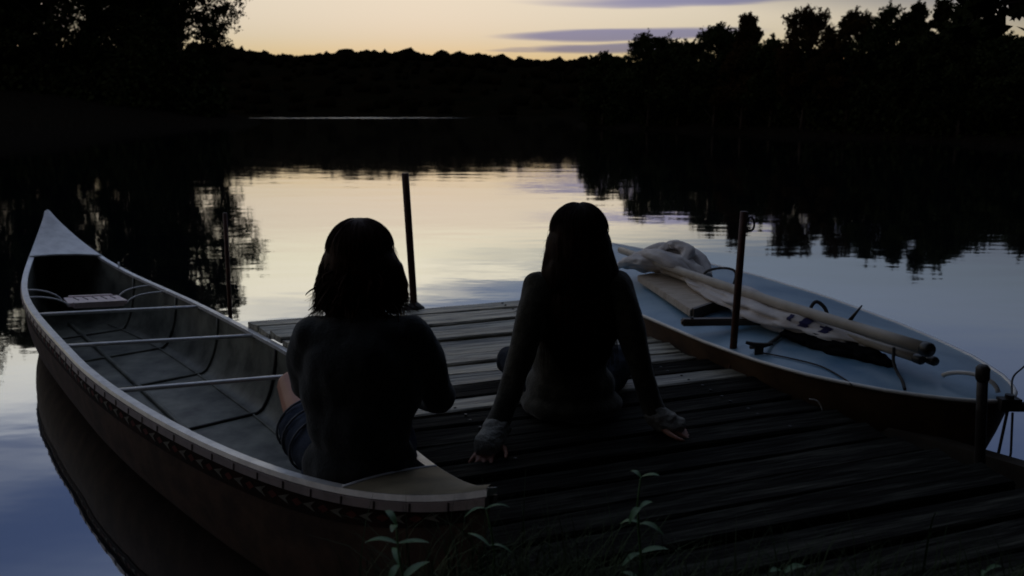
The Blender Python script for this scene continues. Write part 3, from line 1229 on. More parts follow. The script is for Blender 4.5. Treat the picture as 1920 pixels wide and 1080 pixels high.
# ------------------------------------------------------------------ the sailboat
BT = Vector((1.741, 2.682, 0))
BA = Vector((-.305, .952, 0)).normalized()
BN = Vector((BA.y, -BA.x, 0))
BLEN = 3.95
BZ = .47
HW_S = [0, .03, .08, .16, .25, .39, .53, .77, 1.1, 1.69, 2.3, 2.9, 3.4, 3.8, 3.95]
HW_V = [.02, .085, .145, .215, .28, .355, .42, .49, .55, .60, .585, .50, .38, .25, .20]
boat = thing('sailboat', BT, 'small sailboat with flat pale blue deck moored at the right of the dock', 'boat')


def bhw(a):
    return float(np.interp(a, HW_S, HW_V))


def bpt(a, n, z):
    p = BT + BA * a + BN * n
    return Vector((p.x, p.y, z))


bst = np.concatenate([np.linspace(0, .3, 13)[:-1], np.linspace(.3, BLEN, 34)])


def bsheer(a):
    return BZ + .035 * max(0, 1 - a / .9) ** 2


def boat_deck():
    V, F = [], []
    nn = 16
    for a in bst:
        w_ = bhw(a)
        for k in range(nn + 1):
            qq = -1 + 2 * k / nn
            V.append(bpt(a, qq * w_, bsheer(a) + .05 * (1 - qq * qq) * min(1, w_ / .4)))
    V = local(boat, V)
    for i in range(len(bst) - 1):
        for k in range(nn):
            a = i * (nn + 1) + k
            F.append((a, a + nn + 1, a + nn + 2, a + 1))
    obj('deck', mesh_py('deck', V, F, M_boat, True), boat)


def boat_hull():
    V, F = [], []
    for a in bst:
        w_ = bhw(a)
        zz = bsheer(a)
        rise = max(0, 1 - a / 1.0) ** 2
        zb = -.05 + .26 * rise
        prof = [(1, zz - .006), (.97, zz - .06), (.9, (zz + zb) / 2), (.72, zb + .07), (.35, zb + .01), (0, zb)]
        row = [(-x, z) for x, z in prof] + [(x, z) for x, z in prof[::-1][1:]]
        for x, z in row:
            back = (zz - z) * .30 * max(0, 1 - a / .5)
            V.append(bpt(a + back, x * w_, z))
    V = local(boat, V)
    n = 11
    for i in range(len(bst) - 1):
        for k in range(n - 1):
            a = i * n + k
            F.append((a, a + n, a + n + 1, a + 1))
    F.append(tuple(range(n)))
    F.append(tuple((len(bst) - 1) * n + k for k in range(n - 1, -1, -1)))
    obj('hull', mesh_py('hull', V, F, M_boatside, True), boat)


boat_deck()
boat_hull()
pts = [bpt(a, -bhw(a) - .002, bsheer(a)) for a in bst[::-1]] + [bpt(a, bhw(a) + .002, bsheer(a)) for a in bst]
tube('rub_rail', pts, .0085, M_trim, boat, 6)
# bow handle, bow fitting, cleat
h0, h1 = bpt(.20, -.075, bsheer(.2) + .05), bpt(.03, .005, bsheer(0) + .02)
tube('bow_handle', bez(h0, h0 + Vector((.02, -.02, .035)), h1 + Vector((-.01, .01, .07)), h1), .0085, M_trim, boat, 8)
c = bpt(-.02, 0, bsheer(0) - .005)
V, F = join_geo([box_geo(c, (1, 0, 0), (0, 1, 0), (0, 0, 1), .035, .018, .022),
                 tube_geo([c + Vector((.015, 0, -.01)), c + Vector((.075, -.015, -.005))], .018, 10),
                 tube_geo([c + Vector((.0, 0, .0)), c + Vector((.0, 0, .035))], .015, 10)])
obj('bow_fitting', mesh_py('bow_fitting', local(boat, V), F, M_iron), boat)
c = Vector((1.07, 3.33, BZ + .028))
V, F = join_geo([box_geo(c, (1, -.2, 0), (.2, 1, 0), (0, 0, 1), .018, .014, .022),
                 tube_geo([c + Vector((-.055, .012, .03)), c + Vector((-.02, .004, .022)), c + Vector((.02, -.004, .022)), c + Vector((.055, -.012, .03))], [.007, .011, .011, .007], 8)])
obj('cleat', mesh_py('cleat', local(boat, V), F, M_iron), boat)
# hanging rudder block below the bow line
c = bpt(-.02, -.03, .20)
V, F = join_geo([box_geo(c, (1, .1, .15), (-.1, 1, 0), (-.15, 0, 1), .016, .012, .05)])
fender = obj('fender', mesh_py('fender', V, F, M_iron), label='small dark block hanging on cords below the sailboat bow', cat='fender')
tube('cord', [bpt(-.02, 0, bsheer(0) - .03), bpt(-.025, -.02, .33), c + Vector((.005, 0, .045))], .005, M_rope, fender, 6)
tube('cord', [bpt(-.04, 0, bsheer(0) - .03), bpt(-.055, .0, .33), bpt(-.06, -.02, .13)], .004, M_rope, fender, 6)


def spar(name, a, b, r0, r1, label, cat, group, caps=True):
    a, b = Vector(a), Vector(b)
    t = thing(name, a, label, cat, group)
    d = (b - a).normalized()
    pts = [a.lerp(b, k / 12) + Vector((0, 0, -.012 * math.sin(PI * k / 12))) for k in range(13)]
    tube('pole', pts, list(np.linspace(r0, r1, 13)), M_spar, t, 14)
    if caps:
        V, F = tube_geo([a + d * .012, a + d * .008, a - d * .02, a - d * .028], [r0 * .9, r0 * 1.13, r0 * 1.13, r0 * .9], 14)
        obj('end_cap', mesh_py('end_cap', local(t, V), F, M_cap, True), t)
    return t


mast = spar('mast', (1.535, 2.855, .645), (.69, 5.02, .65), .0245, .022, 'thick pale mast lying on top of the sail, black cap at its near end', 'mast', 'spars on the sailboat')
spar('boom', (1.548, 2.93, .583), (.84, 4.75, .60), .0165, .0165, 'thin boom under the mast, left one of the two small black capped ends', 'boom', 'spars on the sailboat')
spar('boom', (1.592, 2.915, .583), (.93, 4.80, .61), .0165, .0165, 'thin boom under the mast, right one of the two small black capped ends', 'boom', 'spars on the sailboat')
# small cleat standing on the mast
p = Vector((1.40, 3.21, .66))
tube('mast_cleat', [p, p + Vector((.02, 0, .03)), p + Vector((.045, 0, .065))], [.009, .006, .003], M_iron, mast, 6)


# rolled sail: a lofted crumpled bundle round the booms
def bundle(name, path, radii, m, seed, label, cat, nth=40, nst=60, flat=.62, wob=.33, mark=None, drape=0.0, ridge=.9, into=None):
    P = smoothline(path, 12)
    ls = np.linspace(0, len(P) - 1, nst)
    rr = np.interp(np.linspace(0, 1, nst), np.linspace(0, 1, len(radii)), radii)
    V, F, MI = [], [], []
    for i, l in enumerate(ls):
        k = min(int(l), len(P) - 2)
        p = P[k].lerp(P[k + 1], l - k)
        t = (P[k + 1] - P[k]).normalized()
        x = t.cross(Vector((0, 0, 1))).normalized()
        y = x.cross(t)
        for j in range(nth):
            a = 2 * PI * j / nth
            c3 = Vector((math.cos(a) * 1.1, math.sin(a) * 1.1, i * .09 + seed))
            r = rr[i] * (1 + wob * (abs(noise.noise(c3 * 1.1)) * 1.6 - .4) - wob * ridge * (abs(noise.noise(Vector((math.cos(a) * 2.4, math.sin(a) * 2.4, i * .06 + seed * 3)))) - .25) + wob * .3 * noise.noise(c3 * 2.6) + .05 * noise.noise(Vector((j * .7, i * .12, seed))))
            q = p + x * math.cos(a) * r * (1 + drape * max(0, -math.sin(a))) + y * math.sin(a) * r * flat
            V.append(q)
    for i in range(nst - 1):
        for j in range(nth):
            F.append((i * nth + j, i * nth + (j + 1) % nth, (i + 1) * nth + (j + 1) % nth, (i + 1) * nth + j))
    V.append(P[0])
    V.append(P[-1])
    for j in range(nth):
        F.append((len(V) - 2, (j + 1) % nth, j))
        F.append((len(V) - 1, (nst - 1) * nth + j, (nst - 1) * nth + (j + 1) % nth))
    t = into or thing(name, path[0], label, cat)
    me = mesh_py('cloth', local(t, V), F, m, True)
    obj('cloth', me, t)
    if mark:
        # two printed letters' worth of blue mark: patches of the same surface, lifted 2 mm
        mv, mf = [], []
        for (i0, i1, j0, j1) in mark:
            o0 = len(mv)
            nj = j1 - j0 + 1
            for i in range(i0, i1 + 1):
                k = min(int(ls[i]), len(P) - 2)
                p = P[k].lerp(P[k + 1], ls[i] - k)
                for j in range(j0, j1 + 1):
                    q = V[i * nth + j % nth]
                    mv.append(q + (q - p).normalized() * .003)
            for i in range(i1 - i0):
                for j in range(nj - 1):
                    mf.append((o0 + i * nj + j, o0 + (i + 1) * nj + j, o0 + (i + 1) * nj + j + 1, o0 + i * nj + j + 1))
        obj('printed_mark', mesh_py('printed_mark', local(t, mv), mf, M_logo, True), t)
    return t


bundle('sail', [(1.49, 3.17, .568), (1.39, 3.33, .568), (1.28, 3.55, .572), (1.17, 3.85, .578), (1.07, 4.15, .585), (1.0, 4.45, .59)],
       [.03, .075, .105, .115, .11, .09, .05], M_sail, 3.3, 'pale rolled sail with a dark blue mark, furled round the booms on the sailboat', 'sail',
       mark=[(11, 13, 12, 17), (13, 14, 13, 14), (16, 18, 12, 17), (20, 21, 13, 16)], wob=.45, flat=.42)
heap = bundle('sail_cloth', [(1.10, 4.42, .60), (1.00, 4.56, .63), (.90, 4.68, .635), (.78, 4.80, .615), (.70, 4.88, .58)],
              [.03, .075, .095, .085, .03], M_sail, 8.8, 'crumpled heap of pale sailcloth at the far end of the spars', 'sailcloth', flat=.7, wob=.32, nst=70, nth=44, ridge=.35)
for pth, rad_, sd_ in (([(1.13, 4.50, .58), (1.10, 4.66, .65), (.98, 4.78, .69), (.84, 4.82, .67), (.76, 4.78, .60)], [.025, .06, .07, .06, .025], 2.2),
                       ([(1.02, 4.38, .60), (.92, 4.46, .665), (.84, 4.60, .69), (.80, 4.76, .665), (.70, 4.86, .60)], [.02, .05, .055, .05, .02], 6.1),
                       ([(.98, 4.52, .66), (1.03, 4.62, .715), (.96, 4.72, .735), (.88, 4.72, .70)], [.02, .045, .045, .02], 9.4),
                       ([(.90, 4.62, .60), (.78, 4.66, .64), (.70, 4.74, .63), (.66, 4.86, .57)], [.02, .05, .045, .02], 4.4)):
    bundle('sail_cloth', pth, rad_, M_sail, sd_, None, None, flat=.62, wob=.3, nst=50, nth=30, ridge=.35, into=heap)
bundle('shadow_bundle', [(1.22, 3.46, .535), (1.31, 3.36, .53), (1.39, 3.24, .53), (1.46, 3.12, .53), (1.50, 3.02, .525)],  # black bundle added where the deck lies in shadow under the sail
       [.03, .055, .06, .055, .02], M_shadow, 5.1, 'black crumpled shape added for the shadow under the sail and spars on the blue deck', 'shadow shape', flat=.62, wob=.5)

# flat board (daggerboard) beside the sail
bc = [Vector((.745, 4.66, .56)), Vector((.95, 4.80, .56)), Vector((1.145, 4.08, .565)), Vector((.885, 3.86, .545))]
bm = bmesh.new()
tv = [bm.verts.new(v - bc[0]) for v in bc]
bv = [bm.verts.new(v - bc[0] - Vector((0, 0, .038))) for v in bc]
bm.faces.new(tv)
bm.faces.new(bv[::-1])
for k in range(4):
    bm.faces.new((tv[k], bv[k], bv[(k + 1) % 4], tv[(k + 1) % 4]))
bmesh.ops.bevel(bm, geom=bm.edges[:], offset=.004, segments=2, affect='EDGES')
board = thing('daggerboard', bc[0], 'flat pale wooden board lying on the blue deck between the woman and the sail', 'board')
obj('blade', bm_mesh('blade', bm, M_board), board)
e0, e1 = bc[3].lerp(bc[2], .04), bc[2].lerp(bc[3], .04)
dv = (bc[2] - bc[1]).normalized()
V, F = box_geo((e0 + e1) / 2 + dv * .012 + Vector((0, 0, -.02)), e1 - e0, dv, (0, 0, 1), (e1 - e0).length / 2, .011, .026)
obj('end_batten', mesh_py('end_batten', local(board, V), F, M_tiller), board)

# dark tiller lying across the deck
ta, tb = Vector((.80, 3.66, .535)), Vector((1.36, 3.64, .548))
til = thing('tiller', ta, 'dark wooden tiller lying across the blue deck in front of the board', 'tiller')
V, F = box_geo((ta + tb) / 2, tb - ta, (0, 1, 0), (0, 0, 1), (tb - ta).length / 2, .022, .017)
bm = bmesh.new()
vs = [bm.verts.new(v) for v in local(til, V)]
for f in F:
    bm.faces.new([vs[q_] for q_ in f])
bmesh.ops.recalc_face_normals(bm, faces=bm.faces)
bmesh.ops.bevel(bm, geom=bm.edges[:], offset=.007, segments=2, affect='EDGES')
obj('bar', bm_mesh('bar', bm, M_tiller), til)
V, F = tube_geo([ta + Vector((.05, 0, .016)), ta + Vector((.05, 0, .024))], .008, 8)
obj('bolt', mesh_py('bolt', local(til, V), F, M_iron), til)


# ropes
def rope(name, pts, r, label, m=M_rope, n=6, k=6):
    return tube(name, smoothline(pts, k), r, m, None, n, True, label=label, cat='rope')


def on_deck(a, n):
    w_ = bhw(a)
    return bsheer(a) + .05 * (1 - (n / w_) ** 2) * min(1, w_ / .4)


def dp(x, y, up=.005):
    v = Vector((x, y, 0)) - BT
    a, n = v.dot(BA), v.dot(BN)
    return (x, y, on_deck(max(0, a), n) + up)


rope('sheet_rope', [(1.04, 3.36, .50), dp(1.09, 3.33, .03), dp(1.16, 3.42, .012), dp(1.24, 3.50, .015), (1.30, 3.47, .53), (1.33, 3.50, .60), (1.37, 3.52, .665), (1.41, 3.50, .64), (1.42, 3.46, .57)], .0085,
     'dark thick rope from the deck cleat up round the rolled sail')
rope('thin_line', [dp(1.08, 3.32, .006), dp(1.17, 3.22), dp(1.25, 3.10), dp(1.29, 2.97), dp(1.30, 2.91)], .0032, 'thin dark line lying in a curve on the blue deck near the cleat')
rope('lashing', [(1.50, 3.02, .60), (1.49, 2.99, .55), dp(1.49, 2.95), dp(1.475, 2.88), dp(1.455, 2.815)], .006, 'dark lashing from the spars down to the near deck edge')
rope('lashing', [(1.02, 4.26, .60), (1.05, 4.22, .67), (1.13, 4.15, .70), (1.17, 4.10, .68), (1.12, 4.02, .60), (1.05, 3.98, .575)], .007, 'dark lashing looped round the mast beside the board')
rope('painter_line', [bpt(-.03, 0, bsheer(0) + .02), (1.84, 2.80, .55), (1.92, 2.86, .58), (2.1, 2.98, .66), (2.6, 3.25, .8), (4.2, 4.2, 1.2), (5.12, 4.85, 1.5)], .0035, 'thin mooring line rising from the sailboat bow to the right')
V = [(1.17, 2.985, .40), (1.20, 2.97, .395), (1.215, 2.955, .36), (1.21, 2.95, .33)]
rope('deck_loop', V, .0035, 'small loop of pale cord hanging at the sailboat side above the dock', M_rope_pale)


# ------------------------------------------------------------------ people
def blob_mesh(name, items, voxel, m, smooth=4, disp=None):
    """items: ('c', p0, p1, r0, r1) tapered limb, ('e', centre, radii[, euler]) ellipsoid; grown into ONE skin"""
    IV, IF = ico(2)
    EV, EF = ico(4)
    Vs, Fs = [], []
    o = 0
    for it in items:
        if it[0] == 'e':
            M = Matrix.Identity(3)
            if len(it) > 3:
                from mathutils import Euler
                M = Euler(it[3]).to_matrix()
            V = (EV * np.array(it[2])) @ np.array(M).T + np.array(it[1])
            Vs.append(V)
            Fs.append(EF + o)
            o += len(EV)
        else:
            _, p0, p1, r0, r1 = it
            p0, p1 = np.array(p0, float), np.array(p1, float)
            n = max(2, int(np.linalg.norm(p1 - p0) / (min(r0, r1) * .35)) + 1)
            for k in range(n + 1):
                t = k / n
                Vs.append(IV * (r0 + (r1 - r0) * t) + p0 + (p1 - p0) * t)
                Fs.append(IF + o)
                o += len(IV)
    me = mesh_np(name + '_src', np.concatenate(Vs), np.concatenate(Fs), m)
    tmp = bpy.data.objects.new(name + '_tmp', me)
    COL.objects.link(tmp)
    md = tmp.modifiers.new('r', 'REMESH')
    md.mode = 'VOXEL'
    md.voxel_size = voxel
    if smooth:
        sm = tmp.modifiers.new('s', 'SMOOTH')
        sm.factor = .5
        sm.iterations = smooth
    dg = bpy.context.evaluated_depsgraph_get()
    out = bpy.data.meshes.new_from_object(tmp.evaluated_get(dg))
    bpy.data.objects.remove(tmp)
    out.name = name
    out.materials.clear()
    out.materials.append(m)
    if disp:
        co = np.empty(len(out.vertices) * 3, np.float32)
        nr = np.empty(len(out.vertices) * 3, np.float32)
        out.vertices.foreach_get('co', co)
        out.vertices.foreach_get('normal', nr)
        co, nr = co.reshape(-1, 3), nr.reshape(-1, 3)
        d = np.array([disp(Vector(c)) for c in co.tolist()], np.float32)[:, None]
        out.vertices.foreach_set('co', (co + nr * d).ravel())
    out.shade_smooth()
    return out


def shift(items, o):
    o = np.array(o)
    res = []
    for it in items:
        if it[0] == 'e':
            res.append(('e', np.array(it[1]) - o) + tuple(it[2:]))
        else:
            res.append(('c', np.array(it[1]) - o, np.array(it[2]) - o, it[3], it[4]))
    return res


def chain(*pr):
    return [('c', pr[i][0], pr[i + 1][0], pr[i][1], pr[i + 1][1]) for i in range(len(pr) - 1)]


def head_items(c, s=1.0, turn=0.0, nod=0.0):
    """head centred on c, face towards +y turned by turn"""
    c = np.array(c)
    ca, sa_ = math.cos(turn), math.sin(turn)
    cn, sn_ = math.cos(nod), math.sin(nod)

    def q(x, y, z):
        y, z = y * cn + z * sn_, -y * sn_ + z * cn
        return c + s * np.array([x * ca - y * sa_, x * sa_ + y * ca, z])
    I = [('e', q(0, -.012, .022), (.074 * s, .092 * s, .088 * s)), ('e', q(0, .028, -.035), (.058 * s, .06 * s, .072 * s)),
         ('e', q(0, .062, -.088), (.028 * s, .026 * s, .022 * s)), ('c', q(0, .086, .005), q(0, .104, -.028), .009 * s, .015 * s),
         ('e', q(0, .082, -.062), (.024 * s, .014 * s, .011 * s)), ('e', q(0, .084, .03), (.05 * s, .012 * s, .012 * s))]
    for sd in (-1, 1):
        I.append(('e', q(sd * .078, .0, -.015), (.010 * s, .02 * s, .033 * s)))
        I.append(('e', q(sd * .03, .076, .008), (.016 * s, .014 * s, .010 * s)))
        I.append(('e', q(sd * .045, .05, -.035), (.024 * s, .025 * s, .025 * s)))
    return I


def hand_items(w, fwd, up, side, curl=.25, s=1.0, spread=.12):
    """palm from wrist w along fwd; thumb on +side"""
    w, fwd, up, side = Vector(w), Vector(fwd).normalized(), Vector(up).normalized(), Vector(side).normalized()
    I = []
    for k in range(4):
        off = (-.5 + k / 3) * .058 * s
        I.append(('c', w + fwd * .01 + side * off * .55, w + fwd * .085 * s + side * off, .0135 * s, .0105 * s))
    lens = [.062, .074, .08, .07]
    for k in range(4):
        off = (-.5 + k / 3) * .058 * s
        d = (fwd + side * (off / .058) * spread * 2).normalized()
        p = w + fwd * .085 * s + side * off
        a = p + d * lens[k] * .45 * s - up * .006
        b = a + (d * math.cos(curl) - up * math.sin(curl)) * lens[k] * .32 * s
        e = b + (d * math.cos(curl * 2) - up * math.sin(curl * 2)) * lens[k] * .26 * s
        I += [('c', p, a, .0098 * s, .0088 * s), ('c', a, b, .0088 * s, .0078 * s), ('c', b, e, .0078 * s, .0065 * s)]
    p = w + fwd * .025 * s + side * .026 * s
    a = p + (fwd * .6 + side * .8).normalized() * .042 * s
    b = a + (fwd * .85 + side * .5).normalized() * .03 * s
    e = b + (fwd * .95 + side * .25).normalized() * .024 * s
    I += [('c', p, a, .0135 * s, .011 * s), ('c', a, b, .011 * s, .009 * s), ('c', b, e, .009 * s, .0075 * s)]
    return [(it[0], tuple(it[1]), tuple(it[2]), it[3], it[4]) for it in I]


def strands(name, roots, m, parent, r=.0022, n=5):
    """hair locks as thin tapered tubes"""
    V, F = [], []
    for pts in roots:
        rr = [r * (1.0 - .75 * i / (len(pts) - 1)) for i in range(len(pts))]
        v, f = tube_geo(pts, rr, 4, False)
        o = len(V)
        V += v
        F += [tuple(i + o for i in q_) for q_ in f]
    return obj(name, mesh_py(name, local(parent, V), F, m, True), parent)


def flyaways(name, hc, rx_, ry_, zlow, m, parent, seed):
    """single loose hairs standing off the head"""
    g3 = np.random.default_rng(seed)
    roots = []
    for k in range(260):
        a = g3.uniform(-PI, PI)
        el = g3.uniform(-.5, 1.45)
        d = Vector((math.cos(a) * math.cos(el), math.sin(a) * math.cos(el), math.sin(el)))
        p = Vector(hc) + Vector((d.x * rx_ * .93, d.y * ry_ * .93 - .015, .025 + d.z * .096))
        out = d * g3.uniform(.004, .022)
        tan = Vector((-d.x * d.z, -d.y * d.z, -1)) * g3.uniform(.03, .11)
        pts = [p, p + out * .7 + tan * .25, p + out + tan * .55, p + out * g3.uniform(.6, 1.6) + tan + Vector(g3.normal(0, .006, 3))]
        roots.append(pts)
    return strands(name, roots, m, parent, .0007)


def crown_locks(name, hc, m, parent, seed, n=650):
    """combed locks lying over the skull from the parting down"""
    g3 = np.random.default_rng(seed)
    roots = []
    for k in range(n):
        a = g3.uniform(-PI, PI)
        if math.sin(a) > .75:
            continue
        th0 = g3.uniform(.05, .8)
        th1 = th0 + g3.uniform(.5, 1.1)
        e_ = g3.uniform(.985, 1.035)
        dr = g3.uniform(-.12, .12)
        pts = []
        for i in range(8):
            t = i / 7
            th = th0 + (th1 - th0) * t
            b = a + dr * t
            k_ = e_ * (1 - .06 * (1 - t) ** 4 - .02 * t ** 3)
            pts.append(Vector((hc[0] + .1035 * k_ * math.sin(th) * math.cos(b), hc[1] - .016 + .111 * k_ * math.sin(th) * math.sin(b), hc[2] + .026 + .101 * k_ * math.cos(th))))
        roots.append(pts)
    return strands(name, roots, m, parent, .0021)


def wrinkle(a, sc_, sd, str_=(1, 1, .45)):
    def f(c):
        v = Vector((c.x * str_[0], c.y * str_[1], c.z * str_[2])) * sc_ + Vector((sd, sd, sd))
        return a * (noise.noise(v) + .5 * noise.noise(v * 2.3))
    return f


# ---- woman in the canoe stern
PL = (-.47, 2.32, .33)
HC = (-.463, 2.425, 1.063)
body = []
body += [('e', (-.47, 2.30, .43), (.15, .12, .11)), ('e', (-.465, 2.29, .58), (.125, .09, .14)), ('e', (-.45, 2.325, .76), (.135, .08, .12))]
body += chain(((-.452, 2.345, .87), .06), ((-.457, 2.385, .955), .05), ((-.462, 2.41, 1.02), .052))
body += head_items(HC, 1.0, .1, .22)
body += chain(((-.585, 2.335, .828), .046), ((-.645, 2.41, .655), .042), ((-.56, 2.63, .60), .034), ((-.50, 2.69, .60), .024))
body += chain(((-.315, 2.335, .828), .046), ((-.252, 2.435, .62), .038), ((-.345, 2.61, .582), .032), ((-.42, 2.69, .59), .024))
body += hand_items((-.50, 2.69, .60), (.75, .55, -.1), (0, 0, 1), (-.5, .8, 0.2), .5)
body += hand_items((-.42, 2.69, .59), (-.75, .6, -.1), (0, 0, 1), (.5, .8, .2), .5)
body += chain(((-.55, 2.36, .415), .085), ((-.70, 2.58, .475), .075), ((-.795, 2.755, .535), .056), ((-.75, 2.84, .36), .052), ((-.70, 2.93, .12), .036), ((-.70, 2.95, .08), .035))
body += chain(((-.70, 2.93, .075), .034), ((-.74, 3.09, .05), .026))
body += chain(((-.40, 2.38, .415), .085), ((-.43, 2.62, .47), .075), ((-.50, 2.83, .50), .056), ((-.55, 2.92, .34), .052), ((-.60, 3.0, .12), .036), ((-.60, 3.02, .08), .035))
body += chain(((-.60, 3.0, .075), .034), ((-.66, 3.16, .05), .026))
pw = obj('person', blob_mesh('person', shift(body, PL), .0062, M_skin, 3), None, PL,
         label='person with wavy auburn shoulder length hair and charcoal sweater sitting in the canoe stern', cat='person')
sw = [('e', (-.465, 2.295, .45), (.175, .135, .12)), ('e', (-.462, 2.285, .58), (.158, .118, .15)), ('e', (-.45, 2.305, .74), (.178, .122, .16)),
      ('e', (-.45, 2.33, .845), (.18, .10, .075)), ('e', (-.455, 2.31, .68), (.19, .12, .16))]
sw += chain(((-.60, 2.335, .842), .066), ((-.632, 2.36, .77), .062), ((-.648, 2.42, .66), .058), ((-.60, 2.57, .60), .060), ((-.51, 2.68, .60), .050))
sw += chain(((-.305, 2.335, .842), .066), ((-.272, 2.36, .77), .062), ((-.250, 2.42, .655), .057), ((-.240, 2.455, .605), .061), ((-.33, 2.60, .58), .060), ((-.41, 2.68, .59), .050))
sw += chain(((-.452, 2.345, .885), .08), ((-.455, 2.37, .925), .072))
obj('sweater', blob_mesh('sweater', shift(sw, PL), .0095, M_knit_dark, 6, wrinkle(.012, 9, 1.7)), pw)
sh = [('e', (-.47, 2.31, .40), (.185, .15, .075))]
sh += chain(((-.55, 2.36, .41), .102), ((-.66, 2.50, .44), .098), ((-.70, 2.565, .455), .097))
sh += chain(((-.40, 2.38, .415), .10), ((-.43, 2.60, .46), .094))
obj('shorts', blob_mesh('shorts', shift(sh, PL), .0095, M_denim, 4, wrinkle(.012, 11, 4.1)), pw)
# turned-up hem and a second fold of the shorts
for cpos, rad_ in (((-.708, 2.578, .458), .101), ((-.675, 2.53, .445), .103), ((-.635, 2.475, .432), .106)):
    d = Vector((-.15, .2, .06)).normalized()
    x = d.cross(Vector((0, 0, 1))).normalized()
    y = x.cross(d)
    pts = [Vector(cpos) + (x * math.cos(a) + y * math.sin(a)) * rad_ for a in np.linspace(0, 2 * PI, 25)]
    V, F = tube_geo(pts, .0042, 6)
    obj('hem', mesh_py('hem', local(pw, V), F, M_denim_edge, True), pw)


def hair_left():
    hc = np.array(HC)
    I = [('e', hc + (0, -.018, .028), (.100, .108, .100)), ('e', hc + (0, -.03, -.02), (.117, .098, .10)),
         ('e', hc + (-.004, -.035, -.065), (.126, .092, .085)), ('e', hc + (-.01, -.045, -.10), (.120, .075, .07))]
    I += chain((hc + (.105, -.02, -.03), .03), (hc + (.118, -.02, -.08), .030), (hc + (.098, -.03, -.14), .03))
    I += chain((hc + (-.10, -.03, -.10), .04), (hc + (-.085, -.04, -.145), .032))
    me = blob_mesh('hair', shift([(i[0], tuple(i[1])) + tuple(i[2:]) if i[0] == 'e' else i for i in I], PL), .006, M_hair_red, 3,
                   lambda c: .004 * noise.noise(Vector((c.x * 45, c.y * 30, c.z * 6))) * min(1, max(0, (HC[2] + .07 - PL[2] - c.z) / .08)))
    h = obj('hair', me, pw)
    g2 = np.random.default_rng(3)
    roots = []
    for k in range(1100):
        a = g2.uniform(-PI * 1.12, PI * .12)
        ca, sa2 = math.cos(a), math.sin(a)
        z0 = g2.uniform(-.06, .04)
        rad_ = .094 * math.sqrt(max(.1, 1 - ((z0 - .03) / .12) ** 2))
        p = Vector((HC[0] + ca * rad_, HC[1] - .02 + sa2 * rad_, HC[2] + z0))
        fl = .115 + g2.uniform(-.01, .016)
        zb = g2.uniform(-.165, -.10)
        e = Vector((HC[0] + ca * fl * (1.0 + .1 * abs(ca)), HC[1] - .035 + sa2 * fl * .78, HC[2] + zb))
        ph = g2.uniform(0, 6)
        am = g2.uniform(.004, .013)
        pts = []
        for i in range(9):
            t = i / 8
            q_ = p.lerp(e, t)
            bulge = math.sin(PI * t) * .014
            wv = am * math.sin(ph + t * 7) * t
            q_ += Vector((ca, sa2, 0)) * (bulge + wv) + Vector((-sa2, ca, 0)) * am * math.cos(ph + t * 6) * t
            pts.append(q_)
        tip = Vector((ca, sa2, 0)) * g2.uniform(-.01, .028)
        pts.append(pts[-1] + tip + Vector((0, 0, -.014)))
        roots.append(pts)
    o = strands('hair_locks', roots, M_hair_red, pw, .0015)
    big = []
    for k in range(70):
        a = g2.uniform(-PI * 1.1, PI * .1)
        ca, sa2 = math.cos(a), math.sin(a)
        z0 = g2.uniform(-.075, .0)
        p = Vector((HC[0] + ca * .085, HC[1] - .025 + sa2 * .092, HC[2] + z0))
        ph, am = g2.uniform(0, 6.28), g2.uniform(.006, .016)
        L_ = g2.uniform(.07, .13)
        flick = g2.uniform(-.02, .045)
        pts = []
        for i in range(10):
            t = i / 9
            o_ = .034 * min(1, t * 3.2) + am * math.sin(ph + t * 6.5) * min(1, t * 3) + flick * t ** 3 - .012
            pts.append(p + Vector((ca * o_ + .014 * ca * t, sa2 * (o_ + .006), -L_ * t)) + Vector((-sa2, ca, 0)) * am * math.cos(ph + t * 5))
        big.append(pts)
    strands('hair_curls', big, M_hair_red, pw, .0062)
    crown_locks('crown_hair', HC, M_hair_red, pw, 15)
    flyaways('loose_hair', HC, .108, .112, -.12, M_hair_red, pw, 5)


hair_left()

# ---- woman leaning back on the dock
PR = (.235, 2.92, DZ)
HR = (.238, 2.845, 1.066)
body = []
body += [('e', (.235, 2.92, .475), (.15, .115, .095)), ('e', (.235, 2.885, .60), (.12, .09, .13)), ('e', (.237, 2.84, .77), (.13, .095, .15))]
body += chain(((.238, 2.815, .88), .06), ((.239, 2.82, .955), .048), ((.238, 2.835, 1.02), .05))
body += head_items(HR, 1.0, -.05, .05)
body += chain(((.105, 2.80, .885), .05), ((.018, 2.68, .64), .04), ((-.045, 2.60, .46), .03), ((-.06, 2.575, .425), .025))
body += chain(((.37, 2.80, .885), .05), ((.452, 2.735, .64), .04), ((.505, 2.715, .46), .03), ((.52, 2.70, .425), .025))
body += hand_items((-.062, 2.572, .408), (-.33, -.92, -.20), (-.05, -.2, 1), (.93, -.33, 0), .12, .95, .2)
body += hand_items((.522, 2.698, .408), (.93, -.18, -.22), (.2, 0, 1), (-.2, -.95, 0), .12, .95, .2)
body += chain(((.16, 2.96, .465), .085), ((.06, 3.12, .49), .072), ((.0, 3.25, .475), .055), ((.10, 3.34, .44), .048), ((.29, 3.36, .42), .036))
body += chain(((.29, 3.36, .415), .034), ((.36, 3.45, .405), .024))
body += chain(((.31, 2.96, .465), .085), ((.41, 3.12, .49), .072), ((.465, 3.26, .475), .055), ((.40, 3.36, .44), .048), ((.22, 3.46, .42), .036))
body += chain(((.22, 3.46, .415), .034), ((.13, 3.52, .405), .024))
pr = obj('person', blob_mesh('person', shift(body, PR), .0062, M_skin, 3), None, PR,
         label='person with long straight dark hair leaning back on both hands on the dock planks', cat='person')
